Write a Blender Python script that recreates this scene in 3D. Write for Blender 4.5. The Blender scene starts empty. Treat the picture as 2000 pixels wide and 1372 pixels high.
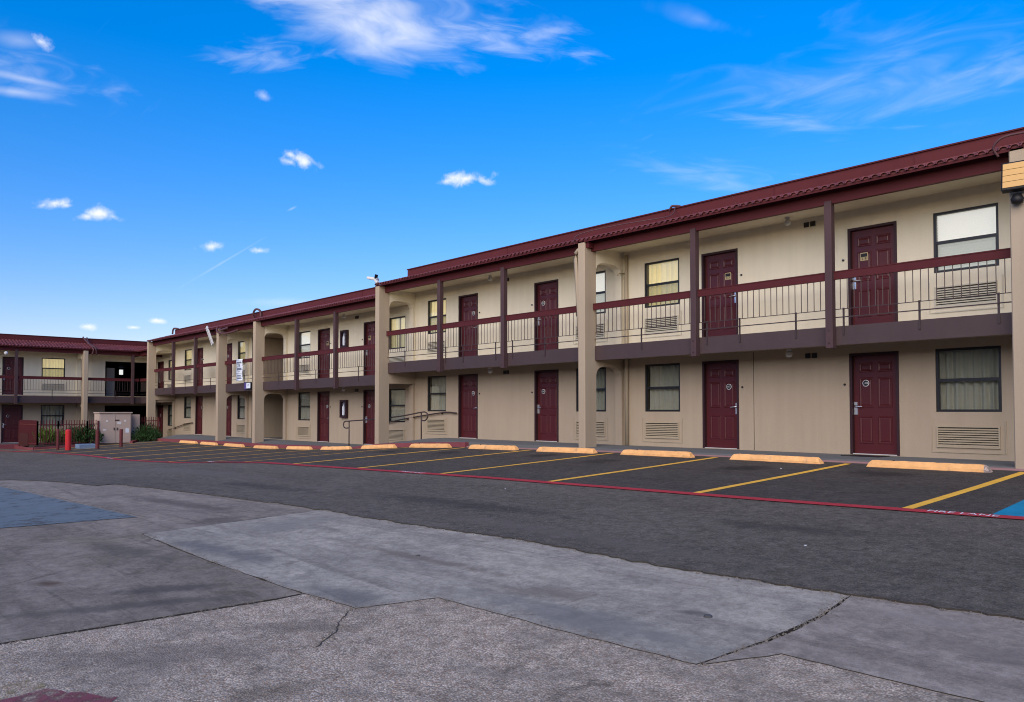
import bpy, bmesh, math, random
from mathutils import Vector, Matrix
from mathutils.geometry import delaunay_2d_cdt
random.seed(7)
R = math.radians
scene = bpy.context.scene
COL = scene.collection

# ------------------------------------------------------------------ camera
YAW, PITCH = R(48.046), R(1.772)
CAMP = Vector((7.82, -16.68, 0.91))
cam = bpy.data.cameras.new('camera'); camo = bpy.data.objects.new('camera', cam); COL.objects.link(camo)
camo.location = CAMP; camo.rotation_euler = (math.pi/2+PITCH, 0, YAW)
cam.sensor_width = 36; cam.lens = 1560/2000*36; cam.shift_y = (754.5-686)/2000; cam.clip_end = 5000; cam.clip_start = .05
scene.camera = camo
def pix_dir(px, py):            # a sky direction (used only to give each cloud its place in the sky)
    u = (px-1000)/1560; v = (754.5-py)/1560
    return (Matrix.Rotation(YAW, 3, 'Z') @ Matrix.Rotation(math.pi/2+PITCH, 3, 'X') @ Vector((u, v, -1))).normalized()

# ------------------------------------------------------------------ sky and light
SUN_DIR = Vector((.42, -.90, 0)).normalized(); SUN_EL = R(27)
SUN_DIR = Vector((SUN_DIR.x*math.cos(SUN_EL), SUN_DIR.y*math.cos(SUN_EL), math.sin(SUN_EL)))
world = bpy.data.worlds.new('World'); scene.world = world; world.use_nodes = True
WN = world.node_tree; WN.nodes.clear()
def wn(t, **k):
    n = WN.nodes.new(t)
    for a, b in k.items(): setattr(n, a, b)
    return n
def wl(a, b): WN.links.new(a, b)
def wmath(op, a, b=None, c=None, clamp=False):
    n = wn('ShaderNodeMath', operation=op, use_clamp=clamp)
    for i, v in enumerate((a, b, c)):
        if v is None: continue
        if isinstance(v, (int, float)): n.inputs[i].default_value = v
        else: wl(v, n.inputs[i])
    return n.outputs[0]
sky = wn('ShaderNodeTexSky', sky_type='NISHITA'); sky.sun_disc = False
sky.sun_elevation = SUN_EL; sky.sun_rotation = math.atan2(SUN_DIR.x, SUN_DIR.y); sky.altitude = 0
sky.air_density = 1.0; sky.dust_density = 0.3; sky.ozone_density = 2.2
hsv = wn('ShaderNodeHueSaturation'); hsv.inputs['Saturation'].default_value = 1.52; hsv.inputs['Value'].default_value = 1.0
wl(sky.outputs[0], hsv.inputs['Color'])
hz = wn('ShaderNodeMapRange'); hz.inputs[1].default_value = 0; hz.inputs[2].default_value = .42; hz.inputs[3].default_value = .60; hz.inputs[4].default_value = .95
tint = wn('ShaderNodeVectorMath', operation='MULTIPLY'); tint.inputs[1].default_value = (.95, .78, .99); wl(hsv.outputs[0], tint.inputs[0])
skyc = wn('ShaderNodeVectorMath', operation='SCALE'); wl(tint.outputs[0], skyc.inputs[0]); wl(hz.outputs[0], skyc.inputs['Scale'])
geo = wn('ShaderNodeTexCoord'); DIRV = geo.outputs['Generated']
def wdot(vec):
    n = wn('ShaderNodeVectorMath', operation='DOT_PRODUCT'); wl(DIRV, n.inputs[0]); n.inputs[1].default_value = vec; return n.outputs['Value']
def wnoise(scale, detail=5, rough=.6, dist=0., vec=None, stretch=None):
    n = wn('ShaderNodeTexNoise'); n.inputs['Scale'].default_value = scale; n.inputs['Detail'].default_value = detail
    n.inputs['Roughness'].default_value = rough; n.inputs['Distortion'].default_value = dist
    wl(vec if vec is not None else DIRV, n.inputs['Vector']); return n.outputs[0]
fine = wnoise(55, 5, .6, .2); mid = wnoise(9, 4, .6, .8)
alpha = None
def add_alpha(a):
    global alpha
    alpha = a if alpha is None else wmath('MAXIMUM', alpha, a)
def cloud(px, py, rx, ry, ang=0, amp=1.2, strength=1., soft=.5, nz=None, own=None):
    """a cloud at a fixed direction in the sky; rx, ry are its angular half sizes (pixels of a 1560 px focal length)"""
    d = pix_dir(px, py); r = d.cross(Vector((0, 0, 1))).normalized(); u = r.cross(d); k = 1/(1+((px-1000)/1560)**2+((py-754)/1560)**2)
    c, s = math.cos(R(ang)), math.sin(R(ang)); a = r*c+u*s; b = u*c-r*s
    mpn = wn('ShaderNodeMapping', vector_type='TEXTURE'); wl(DIRV, mpn.inputs[0]); mpn.inputs['Location'].default_value = d
    mpn.inputs['Rotation'].default_value = Matrix((a, b, a.cross(b))).transposed().to_euler(); mpn.inputs['Scale'].default_value = (rx/1560*k**.7, ry/1560*k**.7, 1)
    ln = wn('ShaderNodeVectorMath', operation='LENGTH'); wl(mpn.outputs[0], ln.inputs[0])
    if own: nz = wnoise(own[0], 5, .54, own[1], mpn.outputs[0])
    v = wmath('SUBTRACT', wmath('MULTIPLY_ADD', nz if nz is not None else fine, amp, 1-.5*amp), ln.outputs['Value'])
    m = wn('ShaderNodeMapRange', interpolation_type='SMOOTHSTEP'); wl(v, m.inputs[0]); m.inputs[1].default_value = 0; m.inputs[2].default_value = soft
    m.inputs[3].default_value = 0; m.inputs[4].default_value = strength
    add_alpha(m.outputs[0])
# streaked noise for the cirrus: direction mapped on a high flat layer, stretched along one bearing
sep = wn('ShaderNodeSeparateXYZ'); wl(DIRV, sep.inputs[0]); wl(sep.outputs[2], hz.inputs[0])
zz = wmath('ADD', wmath('MAXIMUM', sep.outputs[2], 0), .12)
cmb = wn('ShaderNodeCombineXYZ'); wl(wmath('DIVIDE', sep.outputs[0], zz), cmb.inputs[0]); wl(wmath('DIVIDE', sep.outputs[1], zz), cmb.inputs[1])
mp = wn('ShaderNodeMapping'); wl(cmb.outputs[0], mp.inputs[0]); mp.inputs['Rotation'].default_value = (0, 0, R(28)); mp.inputs['Scale'].default_value = (.55, 2.6, 1)
streak = wnoise(2.2, 5, .62, 1.1, mp.outputs[0])
mp2 = wn('ShaderNodeMapping'); wl(cmb.outputs[0], mp2.inputs[0]); mp2.inputs['Rotation'].default_value = (0, 0, R(-14)); mp2.inputs['Scale'].default_value = (.8, 2.2, 1)
streak2 = wnoise(1.7, 5, .66, 1.6, mp2.outputs[0])
cloud(745, 20, 335, 112, -2, 2.5, .97, 1.8, own=(1.5, .7)); cloud(705, 45, 210, 85, -14, 1.9, .92, 1.7, own=(1.3, .5))
cloud(960, 70, 200, 45, -9, 2.8, .5, 1.9, own=(1.6, .8)); cloud(520, 110, 130, 40, 12, 2.8, .34, 1.9, own=(1.5, .8))
cloud(1760, 145, 480, 135, 2, 3.6, .42, 3.0, own=(1.9, 1.0)); cloud(1960, 130, 210, 60, 6, 2.8, .42, 2.4, own=(1.5, .7)); cloud(1370, 40, 110, 26, -20, 2.4, .26, 1.8, mid)
cloud(1560, 238, 190, 26, -9, 2.4, .40, 2.2, own=(1.4, .7)); cloud(1400, 345, 200, 40, -10, 2.8, .40, 2.5, own=(1.5, .8))
cloud(50, 140, 190, 80, 0, 3.0, .36, 2.4, own=(1.7, .8)); cloud(80, 82, 36, 17, -5, 2.2, .85, 1.4); cloud(40, 80, 60, 22, 4, 2.4, .3, 1.8, mid); cloud(50, 155, 120, 13, -2, 2.0, .5, 1.8, mid); cloud(30, 180, 90, 14, 4, 2.0, .5, 1.8, mid)
cloud(515, 188, 26, 13, -4, 2.2, .5, 1.6)
for c in ((588, 312, 40, 19, -20), (570, 303, 20, 11, -30), (908, 349, 58, 17, 3), (105, 397, 36, 13, 12), (193, 418, 42, 18, -6), (411, 482, 25, 13, 8), (507, 490, 25, 9, 0), (168, 638, 24, 9, 0), (306, 627, 17, 7, 0), (262, 640, 14, 5, 0)):
    cloud(*c, 2.2, .97, 1.35)
    if c[2] < 30: continue
    cloud(c[0]-c[2]*.55, c[1]+c[3]*.25, c[2]*.6, c[3]*.6, c[4]+15, 2.2, .8, 1.5); cloud(c[0]+c[2]*.65, c[1]+c[3]*.3, c[2]*.55, c[3]*.5, c[4]-10, 2.4, .7, 1.6)
cloud(560, 592, 150, 13, 1, 1.2, .18, 1.2, streak2); cloud(440, 510, 118, 3.2, 34.5, .9, .16, 1.2); cloud(570, 408, 14, 3.5, 30, .6, .2, 1.0)
# the same thin cirrus carries on over the whole sky
m = wn('ShaderNodeMapRange', interpolation_type='SMOOTHSTEP'); wl(streak, m.inputs[0]); m.inputs[1].default_value = .66; m.inputs[2].default_value = 1.0; m.inputs[4].default_value = .3
def sky_bg(al):
    mix = wn('ShaderNodeMix', data_type='RGBA'); wl(al, mix.inputs['Factor']); wl(skyc.outputs[0], mix.inputs['A']); mix.inputs['B'].default_value = (4.4, 4.45, 4.6, 1)
    bg = wn('ShaderNodeBackground'); bg.inputs['Strength'].default_value = .15; wl(mix.outputs['Result'], bg.inputs['Color']); return bg.outputs[0]
# the single clouds all lie within 46 degrees of one bearing; elsewhere their sums need not be worked out
front = wmath('GREATER_THAN', wdot(pix_dir(1000, 500)), .69)
mxs = wn('ShaderNodeMixShader'); wl(front, mxs.inputs[0]); wl(sky_bg(m.outputs[0]), mxs.inputs[1]); wl(sky_bg(wmath('MAXIMUM', alpha, m.outputs[0])), mxs.inputs[2])
world.cycles.sampling_method = 'MANUAL'; world.cycles.sample_map_resolution = 512
wo = wn('ShaderNodeOutputWorld'); wl(mxs.outputs[0], wo.inputs[0])

sun = bpy.data.lights.new('sun', 'SUN'); sun.energy = 2.4; sun.angle = R(70); sun.color = (1, .845, .60)
suno = bpy.data.objects.new('sun', sun); COL.objects.link(suno); suno.location = SUN_DIR*60
suno.rotation_euler = (-SUN_DIR).to_track_quat('-Z', 'Y').to_euler()
scene.render.engine = 'CYCLES'; scene.cycles.pixel_filter_type = 'BLACKMAN_HARRIS'; scene.cycles.filter_width = 1.05
vs = scene.view_settings; vs.view_transform = 'Standard'; vs.look = 'None'; vs.exposure = 0.72; vs.gamma = 1; vs.use_curve_mapping = False

# ------------------------------------------------------------------ materials
MATS = {}
def material(name, col, rough=.7, var=.12, scale=3., bump=0., bscale=60., spec=.3, metal=0., objrand=0., streaks=0., grain=0., gscale=300.):
    m = bpy.data.materials.new(name); m.use_nodes = True; nt = m.node_tree; p = nt.nodes['Principled BSDF']
    p.inputs['Roughness'].default_value = rough; p.inputs['Specular IOR Level'].default_value = spec; p.inputs['Metallic'].default_value = metal
    g = nt.nodes.new('ShaderNodeNewGeometry'); pos = g.outputs['Position']
    def noise(sc, det=6, rg=.6, vec=pos):
        n = nt.nodes.new('ShaderNodeTexNoise'); n.inputs['Scale'].default_value = sc; n.inputs['Detail'].default_value = det; n.inputs['Roughness'].default_value = rg
        nt.links.new(vec, n.inputs['Vector']); return n.outputs[0]
    def mm(op, a, b):
        n = nt.nodes.new('ShaderNodeMath'); n.operation = op
        for i, v in enumerate((a, b)):
            if isinstance(v, (int, float)): n.inputs[i].default_value = v
            else: nt.links.new(v, n.inputs[i])
        return n.outputs[0]
    f = mm('ADD', 1.0, mm('MULTIPLY', mm('SUBTRACT', noise(scale), .5), 2*var))
    if grain: f = mm('ADD', f, mm('MULTIPLY', mm('SUBTRACT', noise(gscale, 2), .5), 2*grain))
    if streaks:      # rain streaks: noise drawn out down the wall
        mp = nt.nodes.new('ShaderNodeMapping'); nt.links.new(pos, mp.inputs[0]); mp.inputs['Scale'].default_value = (5, 5, .35)
        f = mm('ADD', f, mm('MULTIPLY', mm('SUBTRACT', noise(1., 5, .6, mp.outputs[0]), .5), 2*streaks))
    if objrand:
        oi = nt.nodes.new('ShaderNodeObjectInfo'); f = mm('ADD', f, mm('MULTIPLY', mm('SUBTRACT', oi.outputs['Random'], .5), 2*objrand))
    vm = nt.nodes.new('ShaderNodeVectorMath'); vm.operation = 'SCALE'; vm.inputs[0].default_value = col[:3]; nt.links.new(f, vm.inputs['Scale'])
    nt.links.new(vm.outputs[0], p.inputs['Base Color'])
    if bump:
        b = nt.nodes.new('ShaderNodeBump'); b.inputs['Strength'].default_value = bump; b.inputs['Distance'].default_value = .01
        nt.links.new(noise(bscale, 3), b.inputs['Height']); nt.links.new(b.outputs[0], p.inputs['Normal'])
    MATS[name] = m; return m
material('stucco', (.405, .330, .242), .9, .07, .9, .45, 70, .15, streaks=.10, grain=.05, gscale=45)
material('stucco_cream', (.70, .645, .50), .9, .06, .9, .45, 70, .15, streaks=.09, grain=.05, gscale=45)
material('trim_maroon', (.082, .017, .020), .6, .12, 2.5, .1, 40, .15, streaks=.06)
material('parapet_maroon', (.094, .020, .023), .6, .12, 1.2, .06, 20, .15, streaks=.12)
material('tile_maroon', (.15, .042, .046), .6, .15, 6, .2, 60, .3, objrand=.22)
material('fascia_purple', (.062, .041, .043), .6, .14, 2, .15, 50, .3, streaks=.08)
material('post_purple', (.072, .042, .046), .6, .14, 3, .1, 50, .2)
material('door_maroon', (.076, .0115, .0140), .38, .06, 3, .03, 80, .4)
material('door_frame', (.035, .014, .018), .5, .1, 3)
material('bronze', (.012, .012, .013), .4, .1, 3, spec=.5)
material('curtain', (.82, .78, .68), .9, .1, 6)
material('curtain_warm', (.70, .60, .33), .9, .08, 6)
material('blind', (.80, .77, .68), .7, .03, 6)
for nm_, ec, es in (('curtain_warm', (1, .86, .52), .24), ('blind', (1, .95, .84), .30)):      # glow added to upstairs curtains and blinds, standing in for sky reflected in the panes
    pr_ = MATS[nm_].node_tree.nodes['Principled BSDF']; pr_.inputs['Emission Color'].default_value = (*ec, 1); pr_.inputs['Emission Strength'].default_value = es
material('chrome', (.75, .76, .80), .25, .03, 3, spec=.6, metal=.7)
material('plate_white', (.75, .75, .75), .5, .03, 3)
material('plate_dark', (.02, .02, .022), .5, .03, 3)
material('plate_gold', (.45, .36, .2), .5, .05, 3)
material('grille_cream', (.56, .53, .43), .6, .06, 4, spec=.3)
material('grille', (.40, .335, .235), .6, .06, 4, spec=.3)
material('grille_dark', (.05, .045, .035), .8, .1, 4)
material('walkway', (.135, .14, .14), .85, .18, 1.6, .2, 70, .2, grain=.06)
material('kerb_red', (.24, .065, .075), .7, .35, 2.2, .2, 60, .25)
material('kerb_faded', (.33, .19, .19), .8, .25, 2.2, .2, 60, .2)
material('concrete_rail', (.35, .34, .33), .8, .12, 3)
material('baluster_brown', (.085, .06, .056), .5, .1, 4, spec=.3)
material('metal_brown', (.045, .028, .028), .45, .1, 4, spec=.4)
material('fence_sheet', (.070, .022, .022), .6, .2, 4, spec=.2)
material('fence_maroon', (.135, .028, .030), .55, .12, 4, spec=.35)
material('bollard_red', (.62, .025, .03), .35, .08, 4, spec=.5)
material('cabinet', (.50, .40, .34), .6, .06, 1.5, spec=.3, streaks=.06)
material('pad_blue', (.20, .28, .40), .85, .15, 3)
material('leaf_dark', (.035, .085, .022), .6, .35, 5, objrand=.1)
material('leaf_lime', (.14, .24, .03), .6, .3, 5, objrand=.1)
material('stem', (.06, .045, .03), .9, .2, 6)
material('soil', (.055, .040, .03), .95, .3, 4, .6, 30)
material('amber', (.60, .36, .12), .5, .06, 5, spec=.4)
material('black', (.012, .012, .014), .5, .1, 5)
material('white_metal', (.62, .63, .63), .45, .05, 4)
material('banner', (.72, .78, .86), .8, .04, 6)
material('print_grey', (.16, .18, .24), .8, .04, 6)
material('print_purple', (.10, .07, .24), .7, .04, 6)
material('wire', (.10, .045, .05), .6, .1, 4)
material('globe', (.55, .55, .52), .3, .05, 4, spec=.5)
material('dirt', (.060, .052, .042), .95, .3, 5, .5, 60)
material('litter', (.7, .7, .7), .7, .1, 5)
material('stone_mix', (.20, .175, .145), .9, .8, 60)
material('stone', (.09, .09, .09), .9, .2, 9)

def glass(name, refl, tint):
    m = bpy.data.materials.new(name); m.use_nodes = True; nt = m.node_tree; nt.nodes.remove(nt.nodes['Principled BSDF'])
    t = nt.nodes.new('ShaderNodeBsdfTransparent'); t.inputs[0].default_value = (*tint, 1)
    gl = nt.nodes.new('ShaderNodeBsdfGlossy'); gl.inputs['Roughness'].default_value = .015; gl.inputs['Color'].default_value = (.95, .97, 1, 1)
    fc = nt.nodes.new('ShaderNodeLayerWeight'); fc.inputs[0].default_value = .5
    pw_ = nt.nodes.new('ShaderNodeMath'); pw_.operation = 'POWER'; nt.links.new(fc.outputs['Facing'], pw_.inputs[0]); pw_.inputs[1].default_value = 4
    lw = nt.nodes.new('ShaderNodeMath'); lw.operation = 'MULTIPLY_ADD'; nt.links.new(pw_.outputs[0], lw.inputs[0]); lw.inputs[1].default_value = .7; lw.inputs[2].default_value = refl
    mx = nt.nodes.new('ShaderNodeMixShader'); nt.links.new(lw.outputs[0], mx.inputs[0]); nt.links.new(t.outputs[0], mx.inputs[1]); nt.links.new(gl.outputs[0], mx.inputs[2])
    # old panes are never flat: a little waviness
    tx = nt.nodes.new('ShaderNodeTexNoise'); tx.inputs['Scale'].default_value = 1.3; b = nt.nodes.new('ShaderNodeBump'); b.inputs['Strength'].default_value = .06; b.inputs['Distance'].default_value = .05
    nt.links.new(tx.outputs[0], b.inputs['Height']); nt.links.new(b.outputs[0], gl.inputs['Normal'])
    nt.links.new(mx.outputs[0], nt.nodes['Material Output'].inputs[0]); MATS[name] = m
glass('glass', .045, (.95, .96, .95)); glass('glass_screen', .035, (.74, .76, .75))

def ground_material(name, cols, kind, spots=()):
    """cols: dark, light stops; kind: asphalt, concrete or aggregate"""
    m = bpy.data.materials.new(name); m.use_nodes = True; nt = m.node_tree; p = nt.nodes['Principled BSDF']; L = nt.links.new
    p.inputs['Roughness'].default_value = .88; p.inputs['Specular IOR Level'].default_value = .25
    g = nt.nodes.new('ShaderNodeNewGeometry'); pos = g.outputs['Position']
    def noise(sc, det=6, rg=.6, vec=pos, dist=0):
        n = nt.nodes.new('ShaderNodeTexNoise'); n.inputs['Scale'].default_value = sc; n.inputs['Detail'].default_value = det; n.inputs['Roughness'].default_value = rg; n.inputs['Distortion'].default_value = dist
        L(vec, n.inputs['Vector']); return n.outputs[0]
    def ramp(x, a, b, lo=0., hi=1.):
        n = nt.nodes.new('ShaderNodeMapRange'); n.interpolation_type = 'SMOOTHSTEP'; L(x, n.inputs[0]); n.inputs[1].default_value = a; n.inputs[2].default_value = b; n.inputs[3].default_value = lo; n.inputs[4].default_value = hi; return n.outputs[0]
    def mixc(f, a, b, bl='MIX'):
        n = nt.nodes.new('ShaderNodeMix'); n.data_type = 'RGBA'; n.blend_type = bl
        for k, v in (('Factor', f), ('A', a), ('B', b)):
            if isinstance(v, (int, float)): n.inputs[k].default_value = v
            elif isinstance(v, tuple): n.inputs[k].default_value = (*v, 1)
            else: L(v, n.inputs[k])
        return n.outputs['Result']
    mp = nt.nodes.new('ShaderNodeMapping'); L(pos, mp.inputs[0])
    def k_(q, f): return tuple(x*f for x in q)
    if kind == 'asphalt':
        mp.inputs['Scale'].default_value = (.16, 1.1, 1)         # tyre wear runs along the lane
        c = mixc(ramp(noise(1., 5, .6, mp.outputs[0], .6), .32, .68), cols[0], cols[1])
        c = mixc(ramp(noise(.45, 5, .65), .48, .66, 0, .8), c, cols[2])
        c = mixc(ramp(noise(3.5, 5, .78), .54, .68, 0, .55), c, k_(cols[0], .62))
        c = mixc(ramp(noise(1.6, 5, .75, pos, 1.5), .60, .66, 0, .55), c, k_(cols[0], .48))      # oil drips and old patches
        c = mixc(ramp(noise(10, 5, .85), .50, .64, 0, .40), c, k_(cols[2], 1.45)); c = mixc(ramp(noise(13, 5, .85, pos, .5), .52, .66, 0, .55), c, k_(cols[0], .55))
        c = mixc(ramp(noise(26, 5, .9), .51, .66, 0, .45), c, cols[3]); c = mixc(ramp(noise(62, 4, .85), .52, .66, 0, .85), c, cols[3])                           # stones worn bare
        c = mixc(ramp(noise(48, 3, .85), .54, .66, 0, .75), c, k_(cols[0], .35))
        bh = noise(90, 4, .8); bs, bd = 1., .02
    elif kind == 'concrete':
        mp.inputs['Scale'].default_value = (.45, 1.5, 1); mp.inputs['Rotation'].default_value = (0, 0, .25)
        c = mixc(ramp(noise(1., 5, .65, mp.outputs[0], .8), .34, .66), cols[0], cols[1])
        c = mixc(ramp(noise(.6, 5, .72, pos, 1.8), .48, .66, 0, .75), c, cols[2])
        mp2 = nt.nodes.new('ShaderNodeMapping'); L(pos, mp2.inputs[0]); mp2.inputs['Scale'].default_value = (.22, 2.6, 1); mp2.inputs['Rotation'].default_value = (0, 0, -.18)
        c = mixc(ramp(noise(1.3, 5, .72, mp2.outputs[0], .7), .54, .66, 0, .55), c, k_(cols[0], .62))  # dragged tyre marks
        c = mixc(ramp(noise(1.1, 5, .78, pos, 1.2), .60, .66, 0, .55), c, (cols[0][0]*.52, cols[0][1]*.47, cols[0][2]*.40))  # drips
        c = mixc(ramp(noise(6.5, 5, .82, pos, .6), .56, .68, 0, .50), c, k_(cols[0], .66))
        c = mixc(ramp(noise(9, 5, .85, pos, .4), .60, .72, 0, .45), c, k_(cols[1], 1.25))
        c = mixc(ramp(noise(70, 5, .9), .53, .68, 0, .65), c, k_(cols[0], .50))                       # grit and pits
        c = mixc(ramp(noise(85, 4, .9), .56, .70, 0, .55), c, k_(cols[1], 1.3))
        bh = noise(70, 5, .85); bs, bd = .7, .012
    else:
        v = nt.nodes.new('ShaderNodeTexVoronoi'); v.inputs['Scale'].default_value = 84; L(pos, v.inputs['Vector'])
        s = nt.nodes.new('ShaderNodeSeparateColor'); L(v.outputs['Color'], s.inputs[0])
        c = mixc(s.outputs[0], cols[0], cols[1]); c = mixc(ramp(s.outputs[1], .55, .9, 0, .85), c, cols[2]); c = mixc(ramp(s.outputs[2], .62, .9, 0, .85), c, cols[3])
        c = mixc(ramp(v.outputs['Distance'], .36, .66, 0, .65), c, (.24, .19, .14))
        c = mixc(ramp(noise(.7, 5, .72, pos, 1.6), .46, .66, 0, .62), c, (.30, .25, .195))
        c = mixc(ramp(noise(1.5, 5, .78, pos, 1.2), .57, .68, 0, .60), c, (.13, .105, .075))
        c = mixc(ramp(noise(14, 5, .85), .56, .70, 0, .4), c, (.16, .13, .10))
        bh = v.outputs['Distance']; bs, bd = -.6, .012
    lo_, hi_ = {'asphalt': (.66, 1.38), 'concrete': (.74, 1.22), 'aggregate': (.66, 1.26)}[kind]
    gn = nt.nodes.new('ShaderNodeVectorMath'); gn.operation = 'SCALE'; L(c, gn.inputs[0]); L(ramp(noise(7, 10, .95), .41, .59, lo_, hi_), gn.inputs['Scale']); c = gn.outputs[0]     # coarse to fine grain
    if spots: ns = noise(2.3, 5, .7, pos, .6)
    for sx, sy, rx, ry, an, col, st in spots:            # old spills, soaked in: x, y, half sizes, bearing, colour, strength
        q = nt.nodes.new('ShaderNodeMapping'); q.vector_type = 'TEXTURE'; L(pos, q.inputs[0]); q.inputs['Location'].default_value = (sx, sy, -.5); q.inputs['Rotation'].default_value = (0, 0, R(an)); q.inputs['Scale'].default_value = (rx, ry, 20)
        ln = nt.nodes.new('ShaderNodeVectorMath'); ln.operation = 'LENGTH'; L(q.outputs[0], ln.inputs[0])
        e = nt.nodes.new('ShaderNodeMath'); e.operation = 'MULTIPLY_ADD'; L(ns, e.inputs[0]); e.inputs[1].default_value = 2.4; e.inputs[2].default_value = -.2
        d = nt.nodes.new('ShaderNodeMath'); d.operation = 'SUBTRACT'; L(e.outputs[0], d.inputs[0]); L(ln.outputs['Value'], d.inputs[1])
        c = mixc(ramp(d.outputs[0], -.25, .75, 0, st), c, col)
    L(c, p.inputs['Base Color'])
    b = nt.nodes.new('ShaderNodeBump'); b.inputs['Strength'].default_value = abs(bs); b.inputs['Distance'].default_value = bd; b.invert = bs < 0
    L(bh, b.inputs['Height']); L(b.outputs[0], p.inputs['Normal']); MATS[name] = m
ground_material('asphalt', ((.110, .094, .074), (.150, .129, .101), (.176, .153, .120), (.34, .30, .24)), 'asphalt', [(-1.2, -9.5, 2.2, .35, 4, (.05, .045, .04), .6), (3.3, -8.5, 1.1, .3, 8, (.055, .05, .044), .55), (-6.5, -10.2, 2.2, .25, 3, (.05, .045, .04), .5), (1.5, -10.3, 2.5, .25, 0, (.20, .175, .145), .5), (-12, -9.6, 5, .4, 2, (.19, .17, .15), .45)])
ground_material('asphalt_bay', ((.064, .054, .045), (.090, .077, .064), (.100, .086, .072), (.20, .175, .15)), 'asphalt', [(2.00, -3.10, .55, .45, 0, (.024, .021, .019), .7), (-0.41, -3.40, .55, .45, 30, (.024, .021, .019), .7), (-3.81, -3.70, .55, .45, 60, (.024, .021, .019), .7), (-6.22, -3.10, .55, .45, 90, (.024, .021, .019), .7), (-9.62, -3.40, .55, .45, 120, (.024, .021, .019), .7), (-12.03, -3.70, .55, .45, 150, (.024, .021, .019), .7)])
ground_material('concrete_light', ((.345, .305, .248), (.495, .44, .352), (.305, .27, .225)), 'concrete', [(-.6, -13.2, 1.3, .22, 6, (.155, .15, .14), .7), (1.9, -13.3, .6, .22, 10, (.155, .15, .14), .7), (1.2, -12.05, 1.6, .10, 2, (.19, .155, .115), .7), (3.15, -12.2, .5, .2, 15, (.20, .17, .13), .65), (4.4, -11.88, .14, .07, 20, (.14, .125, .11), .8), (3.9, -12.5, 1.2, .22, 2, (.23, .22, .20), .7), (-1.8, -12.0, .5, .9, 10, (.26, .24, .21), .6)])
ground_material('concrete_brown', ((.25, .21, .165), (.36, .30, .235), (.22, .185, .145)), 'concrete', [(-5.4, -12.05, 2.6, .22, 4, (.115, .095, .075), .7), (-2.9, -12.4, .4, .3, 0, (.12, .10, .08), .7)])
ground_material('concrete_dark', ((.235, .195, .15), (.35, .29, .225), (.205, .17, .12)), 'concrete', [(-.55, -14.92, .22, .11, 20, (.12, .07, .045), .8), (.6, -14.2, .5, .14, 55, (.085, .075, .065), .7), (.95, -14.6, .9, .13, 62, (.10, .09, .075), .65), (-2.5, -14.0, .8, .3, 10, (.24, .19, .12), .45), (-1.6, -13.9, 1.2, .25, 8, (.10, .09, .075), .55), (-4.5, -15.5, 2, .5, 5, (.11, .10, .08), .5)])
ground_material('concrete_grey', ((.33, .275, .22), (.45, .38, .31), (.28, .235, .19)), 'concrete', [(6.4, -11.4, .9, .25, 5, (.17, .145, .12), .6), (5.6, -11.0, .5, .15, 0, (.36, .31, .26), .5)])
ground_material('aggregate', ((.50, .40, .295), (.72, .59, .445), (.82, .70, .56), (.38, .24, .145)), 'aggregate', [(3.55, -14.7, .35, .16, 65, (.15, .115, .075), .6), (2.4, -14.9, 1.2, .28, 52, (.17, .14, .11), .5), (2.6, -13.9, .5, .2, 40, (.16, .13, .10), .6), (5.2, -13.6, .8, .3, 20, (.20, .16, .12), .5)])

def paint(name, col, under=None, worn=.35, wscale=9., rand=0.):
    m = bpy.data.materials.new(name); m.use_nodes = True; nt = m.node_tree; p = nt.nodes['Principled BSDF']; L = nt.links.new
    p.inputs['Roughness'].default_value = .75; p.inputs['Specular IOR Level'].default_value = .25
    g = nt.nodes.new('ShaderNodeNewGeometry')
    def noise(sc, det=9, rg=.75):
        n = nt.nodes.new('ShaderNodeTexNoise'); n.inputs['Scale'].default_value = sc; n.inputs['Detail'].default_value = det; n.inputs['Roughness'].default_value = rg; L(g.outputs['Position'], n.inputs['Vector']); return n.outputs[0]
    r = nt.nodes.new('ShaderNodeMapRange'); r.interpolation_type = 'SMOOTHSTEP'; L(noise(wscale), r.inputs[0]); r.inputs[1].default_value = .70-worn*.5; r.inputs[2].default_value = .90-worn*.5; r.inputs[4].default_value = .92
    f = nt.nodes.new('ShaderNodeMapRange'); L(noise(3.1, 6), f.inputs[0]); f.inputs[1].default_value = .25; f.inputs[2].default_value = .75; f.inputs[3].default_value = .80; f.inputs[4].default_value = 1.15
    fac = f.outputs[0]
    if rand:
        oi = nt.nodes.new('ShaderNodeObjectInfo'); q = nt.nodes.new('ShaderNodeMath'); q.operation = 'MULTIPLY_ADD'; L(oi.outputs['Random'], q.inputs[0]); q.inputs[1].default_value = rand; L(fac, q.inputs[2]); fac = q.outputs[0]
    v = nt.nodes.new('ShaderNodeVectorMath'); v.operation = 'SCALE'; v.inputs[0].default_value = col; L(fac, v.inputs['Scale'])
    b = nt.nodes.new('ShaderNodeBump'); b.inputs['Strength'].default_value = .5; b.inputs['Distance'].default_value = .01; L(noise(120, 3), b.inputs['Height']); L(b.outputs[0], p.inputs['Normal'])
    if under:
        mx = nt.nodes.new('ShaderNodeMix'); mx.data_type = 'RGBA'; L(r.outputs[0], mx.inputs['Factor']); L(v.outputs[0], mx.inputs['A']); mx.inputs['B'].default_value = (*under, 1); L(mx.outputs['Result'], p.inputs['Base Color'])
    else:
        L(v.outputs[0], p.inputs['Base Color']); t = nt.nodes.new('ShaderNodeBsdfTransparent'); ms = nt.nodes.new('ShaderNodeMixShader'); L(r.outputs[0], ms.inputs[0]); L(p.outputs[0], ms.inputs[1]); L(t.outputs[0], ms.inputs[2]); L(ms.outputs[0], nt.nodes['Material Output'].inputs[0])
    MATS[name] = m
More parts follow.
